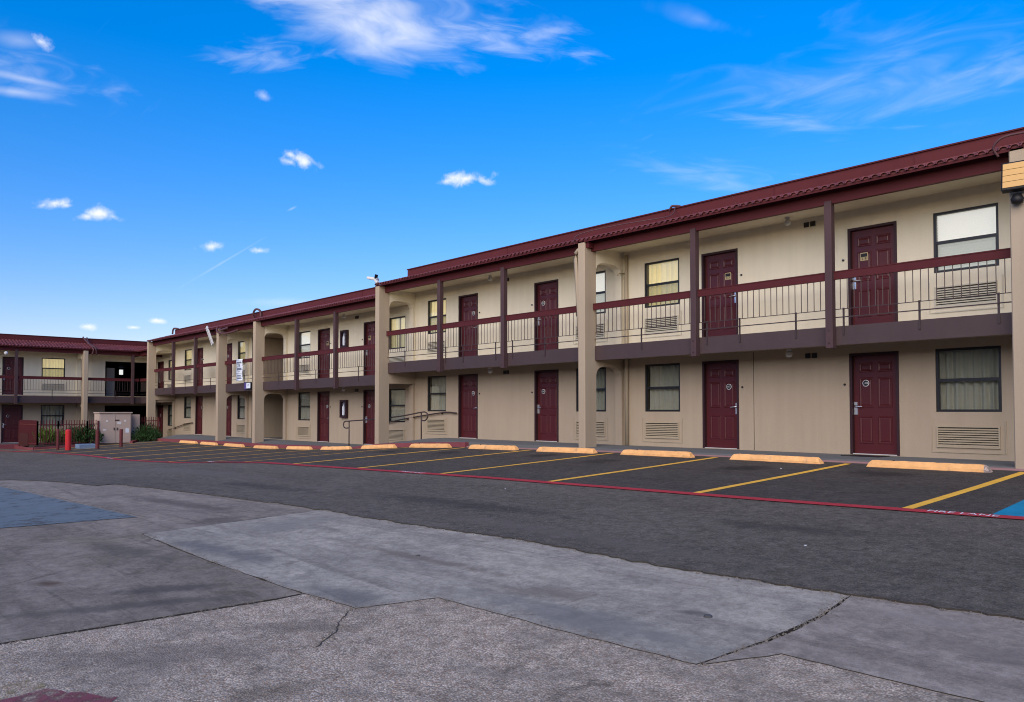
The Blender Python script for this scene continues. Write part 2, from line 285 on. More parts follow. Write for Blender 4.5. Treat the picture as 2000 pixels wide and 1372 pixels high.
paint('paint_yellow', (.95, .52, .07), worn=.15, wscale=14); paint('paint_red', (.48, .042, .055), worn=.30, wscale=12); paint('paint_blue', (.005, .25, .42), worn=.18)
paint('paint_white', (.85, .82, .84), worn=.22, wscale=25); paint('paint_blue_old', (.175, .205, .215), worn=.42, wscale=2.4)
paint('paint_red_old', (.27, .085, .095), worn=.56, wscale=6); paint('paint_yellow_old', (.42, .34, .17), worn=.70, wscale=7)
paint('stop_yellow', (.90, .48, .185), (.55, .33, .19), worn=.36, wscale=6, rand=.12); paint('stop_chipped', (.62, .50, .43), (.25, .20, .18), worn=.65, wscale=18)

# ------------------------------------------------------------------ mesh helpers
class MB:
    def __init__(s): s.v = []; s.f = []
    def add(s, vs, fs):
        o = len(s.v); s.v += [tuple(q) for q in vs]; s.f += [tuple(i+o for i in q) for q in fs]; return s
    def box(s, x0, x1, y0, y1, z0, z1):
        x0, x1 = min(x0, x1), max(x0, x1); y0, y1 = min(y0, y1), max(y0, y1); z0, z1 = min(z0, z1), max(z0, z1)
        return s.add([(x0, y0, z0), (x1, y0, z0), (x1, y1, z0), (x0, y1, z0), (x0, y0, z1), (x1, y0, z1), (x1, y1, z1), (x0, y1, z1)],
              [(3, 2, 1, 0), (4, 5, 6, 7), (0, 1, 5, 4), (1, 2, 6, 5), (2, 3, 7, 6), (3, 0, 4, 7)])
    def quad(s, a, b, c, d): return s.add([a, b, c, d], [(0, 1, 2, 3)])
    def prism_x(s, poly, x0, x1):       # poly: (y, z) counter-clockwise seen from +x
        n = len(poly); v = [(x0, y, z) for y, z in poly]+[(x1, y, z) for y, z in poly]
        f = [tuple(range(n, 2*n)), tuple(reversed(range(n)))]+[(i, (i+1) % n, n+(i+1) % n, n+i) for i in range(n)]
        return s.add(v, f)
    def prism_z(s, poly, z0, z1):
        n = len(poly); v = [(x, y, z0) for x, y in poly]+[(x, y, z1) for x, y in poly]
        f = [tuple(range(n, 2*n)), tuple(reversed(range(n)))]+[(i, (i+1) % n, n+(i+1) % n, n+i) for i in range(n)]
        return s.add(v, f)
    def tube(s, pts, r, n=8, cap=True):
        pts = [Vector(q) for q in pts]; rings = []
        for i, q in enumerate(pts):
            t = (pts[min(i+1, len(pts)-1)]-pts[max(i-1, 0)]).normalized()
            up = Vector((0, 0, 1)) if abs(t.z) < .95 else Vector((1, 0, 0))
            a = t.cross(up).normalized(); b = a.cross(t)
            rr = r[i] if isinstance(r, (list, tuple)) else r
            rings.append([q+a*math.cos(2*math.pi*k/n)*rr+b*math.sin(2*math.pi*k/n)*rr for k in range(n)])
        f = []
        for i in range(len(pts)-1):
            for k in range(n): f.append((i*n+k, i*n+(k+1) % n, (i+1)*n+(k+1) % n, (i+1)*n+k))
        if cap: f += [tuple(reversed(range(n))), tuple(range((len(pts)-1)*n, len(pts)*n))]
        return s.add([q for ring in rings for q in ring], f)
    def lathe(s, prof, cx, cy, n=16):   # prof: (r, z)
        v = []; f = []
        for r, z in prof:
            for k in range(n): v.append((cx+r*math.cos(2*math.pi*k/n), cy+r*math.sin(2*math.pi*k/n), z))
        for i in range(len(prof)-1):
            for k in range(n): f.append((i*n+k, i*n+(k+1) % n, (i+1)*n+(k+1) % n, (i+1)*n+k))
        f += [tuple(reversed(range(n))), tuple(range((len(prof)-1)*n, len(prof)*n))]
        return s.add(v, f)
    def mesh(s, name, mat, smooth=False):
        me = bpy.data.meshes.new(name); me.from_pydata(s.v, [], s.f)
        bm = bmesh.new(); bm.from_mesh(me); bmesh.ops.recalc_face_normals(bm, faces=bm.faces); bm.to_mesh(me); bm.free()
        if mat: me.materials.append(MATS[mat])
        if smooth:
            for q in me.polygons: q.use_smooth = True
        me.update(); return me
    def build(s, name, mat, parent=None, loc=(0, 0, 0), smooth=False): return place(name, s.mesh(name, mat, smooth), parent, loc)
def place(name, me, parent=None, loc=(0, 0, 0), rot=(0, 0, 0)):
    o = bpy.data.objects.new(name, me); COL.objects.link(o); o.location = loc; o.rotation_euler = rot
    if parent is not None: o.parent = parent
    return o
def bevel(o, w, seg=2):
    m = o.modifiers.new('bevel', 'BEVEL'); m.width = w; m.segments = seg; m.limit_method = 'ANGLE'; m.angle_limit = R(40); return o
def tag(o, label=None, cat=None, group=None, kind=None):
    for k, v in (('label', label), ('category', cat), ('group', group), ('kind', kind)):
        if v: o[k] = v
    return o
def empty(name, loc, rz=0):
    o = bpy.data.objects.new(name, None); COL.objects.link(o); o.location = loc; o.rotation_euler = (0, 0, rz); o.empty_display_size = .3; return o
def text_mesh(txt, size, mat, name, extrude=.0015):
    cu = bpy.data.curves.new('t', 'FONT'); cu.body = txt; cu.size = size; cu.align_x = 'CENTER'; cu.align_y = 'CENTER'; cu.extrude = extrude
    ob = bpy.data.objects.new('t', cu); COL.objects.link(ob); dg = bpy.context.evaluated_depsgraph_get(); dg.update()
    me = bpy.data.meshes.new_from_object(ob.evaluated_get(dg)); me.name = name; me.materials.clear(); me.materials.append(MATS[mat])
    bpy.data.objects.remove(ob); bpy.data.curves.remove(cu); return me

# ------------------------------------------------------------------ ground
TX = [-400, -60, -42, -36, -33, -27, -24, -21, -18, -15, -12.25, -9.5, -3.6, 5, 400]
TZ = [-1.1, -.85, -.80, -.74, -.69, -.66, -.655, -.585, -.49, -.33, -.21, -.165, -.10, -.08, -.08]
def interp(x, xs, zs):
    if x <= xs[0]: return zs[0]
    for i in range(len(xs)-1):
        if x <= xs[i+1]: return zs[i]+(zs[i+1]-zs[i])*(x-xs[i])/(xs[i+1]-xs[i])
    return zs[-1]
def g(x, y): return interp(x, TX, TZ)-.043*max(0, min(-1.75-y, 17))
def inside(p, poly):
    x, y = p; c = False; j = len(poly)-1
    for i in range(len(poly)):
        a, b = poly[i], poly[j]
        if (a[1] > y) != (b[1] > y) and x < (b[0]-a[0])*(y-a[1])/(b[1]-a[1])+a[0]: c = not c
        j = i
    return c
def rough_line(pts, step, amp, seed):
    """resample a polyline and make it uneven"""
    rnd = random.Random(seed); out = []; w = 0
    for a, b in zip(pts, pts[1:]):
        a, b = Vector(a), Vector(b); n = max(1, int((b-a).length/step)); nrm = Vector((-(b-a).y, (b-a).x)).normalized()
        for i in range(n):
            w = w*.6+rnd.uniform(-amp, amp); q = a+(b-a)*i/n+(nrm*w if i else Vector((0, 0))); out.append((q.x, q.y))
    out.append(tuple(pts[-1])); return out
def sheet(poly, dz, depth, step, name, mat, parent=None, kind='structure'):
    """a slab that follows the ground: outline poly, top at g+dz, edges going down by depth"""
    poly = rough_line(list(poly)+[poly[0]], 1.0, 0, 0)[:-1]
    xs = [q[0] for q in poly]; ys = [q[1] for q in poly]; n = len(poly); V = [Vector(q) for q in poly]
    x = math.floor(min(xs)/step)*step
    while x < max(xs):
        y = math.floor(min(ys)/step)*step
        while y < max(ys):
            if inside((x, y), poly): V.append(Vector((x+.013, y+.017)))
            y += step
        x += step
    vo, eo, fo, *_ = delaunay_2d_cdt(V, [], [list(range(n))], 1, 1e-5)
    m = MB(); m.add([(q.x, q.y, g(q.x, q.y)+dz) for q in vo], [tuple(f) for f in fo])
    if depth:
        k = len(m.v)
        for i in range(n):
            a, b = poly[i], poly[(i+1) % n]
            m.quad((a[0], a[1], g(*a)+dz), (b[0], b[1], g(*b)+dz), (b[0], b[1], g(*b)+dz-depth), (a[0], a[1], g(*a)+dz-depth))
    me = bpy.data.meshes.new(name); me.from_pydata(m.v, [], m.f)
    bm = bmesh.new(); bm.from_mesh(me); bmesh.ops.remove_doubles(bm, verts=bm.verts, dist=1e-5); bmesh.ops.recalc_face_normals(bm, faces=bm.faces)
    if sum(f.normal.z for f in bm.faces) < 0: bmesh.ops.reverse_faces(bm, faces=bm.faces)
    for f in bm.faces: f.material_index = 1 if abs(f.normal.z) < .5 else 0
    bm.to_mesh(me); bm.free(); me.materials.append(MATS[mat]); me.materials.append(MATS['dirt'])
    o = place(name, me, parent)
    if kind: o['kind'] = kind
    return o
# the bed under everything, out to the horizon
gm = MB(); gx = [-1500, -400, -120, -60, -50, -42, -36, -33, -27, -24, -21, -18, -15, -12.25, -9.5, -6, -3.6, 0, 5, 12, 30, 100, 400, 1500]; gy = [-1500, -300, -80, -40, -18.75, -14, -10, -6, -1.75, 4, 30, 100, 400, 1500]
for i, x in enumerate(gx):
    for y in gy: gm.v.append((x, y, g(x, y)-.06))
for i in range(len(gx)-1):
    for j in range(len(gy)-1): a = i*len(gy)+j; gm.f.append((a, a+len(gy), a+len(gy)+1, a+1))
ground = gm.build('ground', 'dirt'); ground['kind'] = 'structure'
EDGE = [(-75, -13.6), (-30, -13.2), (-16.49, -12.67), (-10.09, -12.02), (-10.03, -11.7), (-5.81, -11.28), (-2.56, -11.03), (-.43, -10.97), (1.25, -10.80), (3.39, -10.86), (5.0, -10.75), (6.12, -10.61), (9, -10.5), (26, -10.2)]
near_edge = rough_line(EDGE[:4], .5, .03, 1)[:-1]+rough_line(EDGE[3:], .05, .026, 2)
lot = sheet([(26, -1.60), (-40.2, -1.60), (-40.2, -2.9), (-37.4, -3.0), (-37.2, -7.95), (-42.2, -8.6), (-42.2, -16), (-75, -16)][:6]+[(-42.2, -13.35)]+[q for q in near_edge if q[0] > -42], 0, .05, .8, 'parking_lot', 'asphalt')
# concrete slabs in front of the asphalt (joints are real gaps down to the bed)
def slab(pts, seed, mat, name='concrete_slab', dz=-.014, amp=.008, step=.09): return sheet(rough_line(pts+[pts[0]], step, amp, seed)[:-1], dz, .06, .7, name, mat)
slab([(-2.56, -10.80), (-.43, -10.75), (1.25, -10.6), (3.39, -10.65), (4.985, -10.55), (5.095, -11.42), (5.105, -12.09), (5.035, -12.73), (4.01, -12.79), (2.66, -12.83), (2.42, -13.44), (1.68, -13.49), (.02, -13.51), (-2.62, -13.435)], 11, 'concrete_light')
slab([(5.01, -10.55), (6.12, -10.4), (9, -10.3), (26, -10.0), (26, -12.1), (6.34, -12.22), (5.30, -12.24), (5.06, -12.71), (5.135, -12.09), (5.125, -11.42)], 12, 'concrete_grey')
slab([(-2.575, -10.80), (-2.637, -13.41), (-2.8, -13.42), (-4.1, -12.92), (-12.9, -13.28), (-30, -14.6), (-30, -13.0), (-16.49, -12.45), (-10.09, -11.8), (-10.03, -11.5), (-5.81, -11.1)], 13, 'concrete_brown')
slab([(-2.75, -13.36), (-2.63, -13.447), (-1.2, -13.505), (.02, -13.52), (1.665, -13.502), (1.645, -13.75), (1.29, -15.57), (.88, -17.5), (.38, -20), (-30, -20), (-30, -14.5), (-12.9, -13.15), (-4.1, -12.80)], 14, 'concrete_dark', dz=-.017)
slab([(1.685, -13.46), (2.38, -13.40), (2.62, -12.78), (4.01, -12.74), (5.0, -12.69), (5.07, -12.70), (5.30, -12.20), (6.34, -12.17), (26, -12.05), (26, -30), (-4, -30), (.42, -20), (.92, -17.5), (1.325, -15.57), (1.685, -13.75)], 15, 'aggregate', 'aggregate_pavement', -.020, .006)
sheet([(-30, -20.02), (.37, -20.02), (-4.1, -30), (-30, -30)], -.018, .06, 1.5, 'back_pavement', 'concrete_dark')
# old paint
def decal(poly, dz, name, mat, step=.5): return sheet(poly, dz, 0, step, name, mat, lot, None)
blue_old = decal(rough_line([(-12.6, -13.36), (-4.25, -13.0), (-4.9, -14.6), (-12.9, -14.6), (-12.6, -13.36)], .3, .012, 21)[:-1], -.010, 'faded_blue_paint', 'paint_blue_old')
decal(rough_line([(2.55, -15.55), (3.0, -15.30), (3.35, -15.55), (3.1, -16.3), (2.6, -16.2), (2.55, -15.55)], .08, .02, 22)[:-1], -.016, 'faded_red_paint', 'paint_red_old', .2)
decal(rough_line([(2.28, -15.62), (2.53, -15.56), (2.58, -16.2), (2.3, -16.1), (2.28, -15.62)], .08, .02, 23)[:-1], -.016, 'faded_yellow_paint', 'paint_yellow_old', .2)
# cracks in the pavement, filled with dirt
def crack(pts, w, dz, seed):
    rnd = random.Random(seed); c = rough_line(pts, .05, .014, seed); l = []; r = []
    for i, q in enumerate(c):
        ww = w*rnd.uniform(.35, 1)*(.3 if i in (0, len(c)-1) else 1); l.append((q[0]-ww/2, q[1]-ww*.3)); r.append((q[0]+ww/2, q[1]+ww*.3))
    m = MB()
    for i in range(len(c)-1): m.quad(*[(q[0], q[1], g(*q)+dz) for q in (l[i], l[i+1], r[i+1], r[i])])
    return m.build('crack', 'dirt', lot)
crack([(2.43, -13.47), (2.62, -13.68), (2.85, -13.85), (3.05, -14.12)], .012, -.016, 31)
crack([(-9, -8.9), (-3.5, -8.6), (1.0, -8.35), (4.6, -7.9)], .012, .004, 33)
# parking bays
PITCHX = 2.906
RED = [(26, -6.2), (8, -6.38), (5, -6.55), (2, -6.82), (-2.9, -7.10), (-9.8, -7.45), (-20, -7.55), (-29, -7.75), (-37, -8.75), (-42, -9.6)]
def strip(pts, w, dz, name, mat, step=.6):
    m = MB(); c = []
    for a, b in zip(pts, pts[1:]):
        n = max(1, int(math.dist(a, b)/step)); c += [(a[0]+(b[0]-a[0])*i/n, a[1]+(b[1]-a[1])*i/n) for i in range(n)]
    c.append(pts[-1]); L = []; rr = []
    for i, q in enumerate(c):
        t = (Vector(c[min(i+1, len(c)-1)])-Vector(c[max(i-1, 0)])).normalized(); n = Vector((-t.y, t.x))*w/2*random.uniform(.96, 1.04)
        L.append((q[0]+n.x, q[1]+n.y)); rr.append((q[0]-n.x, q[1]-n.y))
    for i in range(len(c)-1): m.quad(*[(q[0], q[1], g(*q)+dz) for q in (L[i], L[i+1], rr[i+1], rr[i])])
    return m.build(name, mat, lot)
strip(RED, .21, .012, 'fire_lane_line', 'paint_red')
_r = 0
def red_y(x): return interp(x, [q[0] for q in reversed(RED)], [q[1] for q in reversed(RED)])
sheet([(26, -1.68), (-36.9, -1.68), (-36.9, -8.7)]+[(q[0], q[1]) for q in reversed(RED) if q[0] > -36.9], .004, 0, .8, 'parking_bays', 'asphalt_bay')
for k in range(-1, 15):
    x = 3.76-PITCHX*k
    strip([(x-.03, -1.85), (x, -4), (x, red_y(x)+.05)], .135, .008, 'parking_line', 'paint_yellow')
decal([(4.66, -6.44), (4.60, -5.05), (5.95, -5.05), (6.05, -6.32)], .008, 'accessible_bay_paint', 'paint_blue', .6)
wm = MB(); wm.tube([(0, 0, 0), (0, .02, 0)], .01)
for (x, s) in ((4.40, 1), (-5.75, 1), (-15.5, 1), (-25.2, 1)):
    y = red_y(x); a = math.atan2(red_y(x+.5)-red_y(x-.5), 1)
    me = text_mesh('FIRE LANE', .175, 'paint_white', 'fire_lane_lettering', 0)
    o = place('fire_lane_lettering', me, lot, (x, y, g(x, y)+.017), (0, 0, a)); o.rotation_euler = (R(2.4), 0, a); o.scale = (.95, 1, 1)
    tag(o, 'white worn letters FIRE LANE painted on the red line')
sym = MB(); sym.lathe([(.09, 0), (.09, .001)], 5.35, -5.9, 14); sym.box(5.2, 5.27, -6.2, -5.75, 0, .001)
sy = sym.build('accessible_symbol', 'paint_white', lot, (0, 0, g(5.3, -6)+.013)); sy.rotation_euler = (0, 0, 0)

# walkway along the rooms, stepping down with the ground
WX = [-46, -41.0, -37.6, -18.0, -14.0, 30]; WZ = [-.87, -.87, -.40, -.40, 0, 0]
def wz(x): return interp(x, WX, WZ)
def zfront(x): return min(wz(x)-.03, g(x, -1.75)+.15) if x < -12 else wz(x)-.03
def walkway(xs, y0, y1, zb, zf, name, mat):
    m = MB(); pr = None
    for x in xs:
        lo = g(x, -1.75)-.3; ym = max(y0, min(-.85, y1)); ring = [(x, y0, lo), (x, y1, lo), (x, y1, zb(x)), (x, ym, zb(x)), (x, y0, zf(x))]
        if ym == y1 or ym == y0: ring.pop(3)
        n = len(ring)
        if pr:
            for i in range(n): m.quad(pr[i], pr[(i+1) % n], ring[(i+1) % n], ring[i])
        else: m.add(ring, [tuple(range(n))])
        pr = ring
    m.add(pr, [tuple(reversed(range(n)))]); o = m.build(name, mat); o['kind'] = 'structure'; return o
xs = [26, 3, -5, -9, -12, -13, -14, -15, -16, -17, -18, -20, -22, -24, -27, -30, -33, -36, -37.6, -38.5, -39.3, -40.4]
walkway(xs, -1.52, .3, lambda x: wz(x)-.015, zfront, 'walkway', 'walkway')
walkway([26, 3, -5, -11.0], -1.60, -1.521, lambda x: g(x, -1.75)+.035, lambda x: g(x, -1.75)+.035, 'kerb', 'kerb_faded')
walkway([-11.0]+xs[5:], -1.66, -1.521, lambda x: zfront(x)-.004, lambda x: max(zfront(x)-.012, g(x, -1.75)+.02), 'kerb', 'kerb_red')

# ------------------------------------------------------------------ motel buildings
DW, DH, UP = 1.02, 2.125, 2.665       # door opening, upper floor height
YS, YF = -1.15, -1.56                 # balcony edge, fin front
SH = {}                               # shared meshes
def shared(key, fn):
    if key not in SH: SH[key] = fn()
    return SH[key]
def ring_panel(w, h):
    m = MB(); L = [(0, 0), (.012, -.014), (.026, -.014), (.045, -.003), (.062, -.010)]; v = []
    for i, y in L: v += [(i, y, i), (w-i, y, i), (w-i, y, h-i), (i, y, h-i)]
    f = []
    for k in range(len(L)-1):
        for q in range(4): f.append((k*4+q, k*4+(q+1) % 4, k*4+4+(q+1) % 4, k*4+4+q))
    n = 4*(len(L)-1); f.append((n, n+1, n+2, n+3)); m.add(v, f); return m.mesh('panel', 'door_maroon')
def door_mesh():
    m = MB(); m.box(.055, DW-.055, .085, .13, .012, DH-.05); return m.mesh('door', 'door_maroon')
def door_frame_mesh():
    m = MB(); m.box(0, .055, -.012, .14, 0, DH); m.box(DW-.055, DW, -.012, .14, 0, DH); m.box(.055, DW-.055, -.012, .14, DH-.05, DH); return m.mesh('door_frame', 'door_frame')
def lock_mesh(s):          # electronic lever lock; s=+1 lever points to +x
    m = MB(); m.box(-.032, .032, -.03, 0, .10, .165); m.box(-.034, .034, -.028, 0, -.10, .05)
    m.tube([(0, -.02, .075), (0, -.055, .075), (s*.03, -.065, .075), (s*.15, -.062, .066)], [.016, .014, .012, .010], 8); return m.mesh('handle', 'chrome')
def add_door(root, x0, z, hand, num, plaque='ring', warm=False):
    """hand 'L': lock on the left"""
    d = place('door', shared('door', door_mesh), root, (x0, 0, z))
    place('door_frame', shared('door_frame', door_frame_mesh), d)
    pw = .30; xa, xb = .055+.11, DW-.055-.11-pw
    for (zz, h) in ((1.72, .20), (.98, .63), (.22, .58)):
        for x in (xa, xb): place('panel', shared(('pan', h), lambda: ring_panel(pw, h)), d, (x, .085, zz))
    s = 1 if hand == 'L' else -1; lx = .055+.045 if hand == 'L' else DW-.055-.045
    place('handle', shared(('lock', s), lambda: lock_mesh(s)), d, (lx, .085, .93))
    px = xa+.15 if hand == 'L' else xb+.15
    if plaque == 'ring':
        pl = place('number_plate', shared('ringw', lambda: MB().add(*disc(.070, .006)).mesh('number_plate', 'plate_white')), d, (px, .070, 1.49))
        place('number_plate_face', shared('ringd', lambda: MB().add(*disc(.058, .004)).mesh('number_plate_face', 'plate_dark')), d, (px, .063, 1.49))
        zt, ym, sz, tm = 1.49, .057, .062, 'plate_white'
    else:
        place('number_plate', shared('plq', lambda: MB().box(-.08, .08, -.006, .006, -.085, .085).mesh('number_plate', 'plate_gold')), d, (px, .070, 1.50))
        place('number_plate_face', shared('plqd', lambda: MB().box(-.065, .065, -.004, .004, -.005, .065).mesh('number_plate_face', 'plate_dark')), d, (px, .062, 1.50))
        zt, ym, sz, tm = 1.455, .062, .07, 'plate_dark'
    if num: place('door_number', shared(('num', num, tm), lambda: text_mesh(num, sz, tm, 'door_number')), d, (px, ym, zt), (math.pi/2, 0, 0))
    place('threshold', shared('thr', lambda: MB().box(.056, DW-.056, -.01, .085, .0, .011).mesh('threshold', 'white_metal')), d)
    ex = -.10 if hand == 'L' else DW+.10
    place('door_bell', shared('bell', lambda: MB().add(*disc(.022, .014)).mesh('door_bell', 'bronze')), d, (ex, -.014, 1.47))
    return d
def disc(r, t, n=20):
    v = [(r*math.cos(2*math.pi*k/n), -t, r*math.sin(2*math.pi*k/n)) for k in range(n)]+[(r*math.cos(2*math.pi*k/n), t, r*math.sin(2*math.pi*k/n)) for k in range(n)]
    return v, [tuple(range(n)), tuple(reversed(range(n, 2*n)))]+[(k, (k+1) % n, n+(k+1) % n, n+k) for k in range(n)]
def curtain_mesh(w, h, seed, mat, gap=None):
    rnd = random.Random(seed); m = MB(); n = 84; ph = rnd.uniform(0, 6); xs_ = []; 
    for i in range(n+1):
        t = i/n; ph += rnd.uniform(.25, .80); xs_.append((t*w, .062*math.sin(ph)+.012*math.sin(2.3*ph+1)))
    for z in (0, h): m.v += [(x, y*(1 if z == 0 else .55), z) for x, y in xs_]
    for i in range(n):
        if gap and gap[0] < i/n < gap[1]: continue
        m.f.append((i, i+1, n+2+i, n+1+i))
    return m.mesh('curtain', mat, True)
def blind_mesh(w, h):
    m = MB(); n = int(h/.05)
    for i in range(n):
        z = i*h/n; m.add([(0, .012, z), (w, .012, z), (w, -.012, z+h/n*.97), (0, -.012, z+h/n*.97)], [(0, 1, 2, 3)])
    return m.mesh('blind', 'blind')
def add_window(root, x0, x1, z0, z1, style, seed, upper):
    w, h = x1-x0, z1-z0; fr = .048
    m = MB(); m.box(0, fr, .02, .085, 0, h); m.box(w-fr, w, .02, .085, 0, h); m.box(fr, w-fr, .02, .085, 0, fr); m.box(fr, w-fr, .02, .085, h-fr, h)
    wd = m.build('window', 'bronze', root, (x0, 0, z0)); mid = h*.5
    MB().box(fr, w-fr, .03, .075, mid-.03, mid+.03).build('sash_rail', 'bronze', wd)
    MB().box(fr, w-fr, .052, .056, mid+.03, h-fr).build('pane', 'glass' if upper else 'glass_screen', wd)
    MB().box(fr, w-fr, .062, .066, fr, mid-.03).build('pane', 'glass_screen', wd)
    MB().box(fr, fr+.018, .036, .06, fr, mid-.03).build('sash_stile', 'bronze', wd); MB().box(w-fr-.018, w-fr, .036, .06, fr, mid-.03).build('sash_stile', 'bronze', wd)
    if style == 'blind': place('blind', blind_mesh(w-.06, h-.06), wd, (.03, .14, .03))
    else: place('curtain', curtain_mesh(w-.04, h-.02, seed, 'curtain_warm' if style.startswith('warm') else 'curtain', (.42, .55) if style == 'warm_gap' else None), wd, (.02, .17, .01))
    return wd
def grille_frame(w, h, mt='grille'):
    m = MB(); m.box(0, w, -.016, -.002, -.10, -.075); m.box(0-.1, w+.1, -.012, -.001, -.10, -.09); m.box(w+.085, w+.1, -.018, -.001, -.09, h+.1); m.box(-.1, -.085, -.012, -.001, -.09, h+.1)
    t = .028; m.box(0, t, -.03, .002, 0, h); m.box(w-t, w, -.03, .002, 0, h); m.box(t, w-t, -.03, .002, 0, t); m.box(t, w-t, -.03, .002, h-t, h)
    return m.mesh('ac_grille', mt)
def slat_mesh(w, mt='grille'):
    m = MB(); m.add([(0, -.026, .004), (w, -.026, .004), (w, -.003, .020), (0, -.003, .020), (0, -.026, -.008), (w, -.026, -.008), (w, -.001, .012), (0, -.001, .012)], [(0, 1, 2, 3), (5, 4, 7, 6), (0, 4, 5, 1)]); return m.mesh('slat', mt)
def add_grille(root, x0, w, z, mt='grille'):
    h = .42; gr = place('ac_grille', shared(('grf', round(w, 2), mt), lambda: grille_frame(w, h, mt)), root, (x0, 0, z))
    place('grille_back', shared(('grb', round(w, 2)), lambda: MB().box(.02, w-.02, -.0015, .01, .02, h-.02).mesh('grille_back', 'grille_dark')), gr)
    for i in range(8): place('slat', shared(('sl', round(w, 2), mt), lambda: slat_mesh(w-.056, mt)), gr, (.028, 0, .037+i*.0445))
def add_wall(root, x0, x1, z0, z1, openings, name='wall', y=0, depth=.16, mat='stucco'):
    """front face with real openings and their reveals; openings: (xa, xb, za, zb)"""
    X = sorted({x0, x1, *[q for o in openings for q in o[:2]]}); Z = sorted({z0, z1, *[q for o in openings for q in o[2:]]}); m = MB()
    for i in range(len(X)-1):
        for j in range(len(Z)-1):
            cx, cz = (X[i]+X[i+1])/2, (Z[j]+Z[j+1])/2
            if any(a < cx < b and c < cz < d for a, b, c, d in openings): continue
            m.quad((X[i], y, Z[j]), (X[i+1], y, Z[j]), (X[i+1], y, Z[j+1]), (X[i], y, Z[j+1]))
    for a, b, c, d in openings:
        e = y+depth
        m.quad((a, y, c), (a, e, c), (a, e, d), (a, y, d)); m.quad((b, y, d), (b, e, d), (b, e, c), (b, y, c)); m.quad((a, y, d), (a, e, d), (b, e, d), (b, y, d)); m.quad((b, y, c), (b, e, c), (a, e, c), (a, y, c))
    me = bpy.data.meshes.new(name); me.from_pydata(m.v, [], m.f); me.materials.append(MATS[mat]); return place(name, me, root)
def arch(y0, y1, zs, za, zt, n=18, corb=True):
    """header piece over a fin opening, as a (y, z) outline"""
    p = []
    for i in range(n+1):
        t = i/n; u = abs(2*t-1); p.append((y0+(y1-y0)*t, zs+(za-zs)*(1-u**3.2)**.5))
    return p
def add_fin(root, x, zb, ztop, f0, lower='arch', t=.24, upper=True):
    """f0: floor level the arches refer to; x: left side of the fin"""
    m = MB(); yi = -1.12
    # front pilaster with a slightly rounded nose
    m.prism_z([(x, yi), (x, YF+.02), (x+.02, YF), (x+t-.02, YF), (x+t, YF+.02), (x+t, yi)], zb, ztop)
    yb = -.10
    def header(p, zt, m): m.prism_x(p+[(0.02, p[-1][1]), (0.02, zt), (yi, zt)][0:3], x+.003, x+t-.003)
    m2 = MB(); header(arch(yi, yb, f0+4.60, f0+4.82, 0), f0+5.24, m2); m2.box(x+.006, x+t-.006, yb, .02, f0+UP, f0+4.62); m2.build('arch', 'stucco_cream', root)
    if lower == 'arch': header(arch(yi, yb, f0+1.84, f0+2.08, 0), f0+2.5, m)
    else: m.prism_x([(yi, f0+lower), (.02, f0+lower), (.02, f0+2.5), (yi, f0+2.5)], x+.003, x+t-.003)
    m.box(x+.006, x+t-.006, yb, .02, zb, f0+1.86)
    o = m.build('fin_wall', 'stucco', root); return o
def rail_bay(root, x0, x1, f0, posts, brackets):
    zt = f0+3.70; rl = MB(); rl.box(x0, x1, -1.245, -1.175, zt-.165, zt-.02); rl.box(x0, x1, -1.255, -1.165, zt-.02, zt)
    o = rl.build('railing', 'trim_maroon', root, (0, 0, 0))
    MB().box(x0+.02, x1-.02, -1.207, -1.193, f0+2.93, f0+2.944).build('bottom_rod', 'metal_brown', o)
    MB().box(x0+.02, x1-.02, -1.212, -1.188, f0+2.765, f0+2.785).build('lower_bar', 'metal_brown', o)
    n = int((x1-x0)/.137); me = shared('bal', lambda: MB().box(-.0062, .0062, -.0062, .0062, 0, .592).mesh('baluster', 'baluster_brown'))
    for i in range(n): place('baluster', me, o, (x0+.07+i*(x1-x0-.14)/(n-1), -1.2, f0+2.944))
    for b in brackets: MB().box(b-.018, b+.018, -1.188, YS-.022, f0+2.42, f0+2.96).build('bracket', 'metal_brown', o)
def add_post(root, x, f0):
    p = bevel(MB().box(x, x+.15, -1.33, -1.18, f0+2.16, f0+5.12).build('post', 'post_purple', root), .008)
    for z in (2.26, 2.52): place('bolt', shared('bolt', lambda: MB().add(*disc(.014, .008, 8)).mesh('bolt', 'metal_brown')), p, (x+.075, -1.338, f0+z))
def tile_mesh():
    m = MB(); r, r2, n, Ln = .078, .060, 7, .40; sl = math.atan2(.40, 1.35); v = []
    for y in (0, Ln):
        for rr in (r, r2):
            for k in range(n): a = math.pi*k/(n-1); taper = 1 if y == 0 else .86; v.append((rr*taper*math.cos(a), y*math.cos(sl), rr*taper*math.sin(a)*.72+y*math.sin(sl)-(0 if y == 0 else .02)))
    f = []
    for k in range(n-1):
        f += [(k, k+1, 2*n+k+1, 2*n+k), (n+k+1, n+k, 3*n+k, 3*n+k+1), (k+1, k, n+k, n+k+1), (2*n+k, 2*n+k+1, 3*n+k+1, 3*n+k)]
    o_ = len(v); v += [(q[0], .045, q[2]) for q in v[n:2*n]]; f.append(tuple(range(o_, o_+n)))      # mortar stop in the tile mouth
    m.add(v, f); return m.mesh('roof_tile', 'tile_maroon', False)
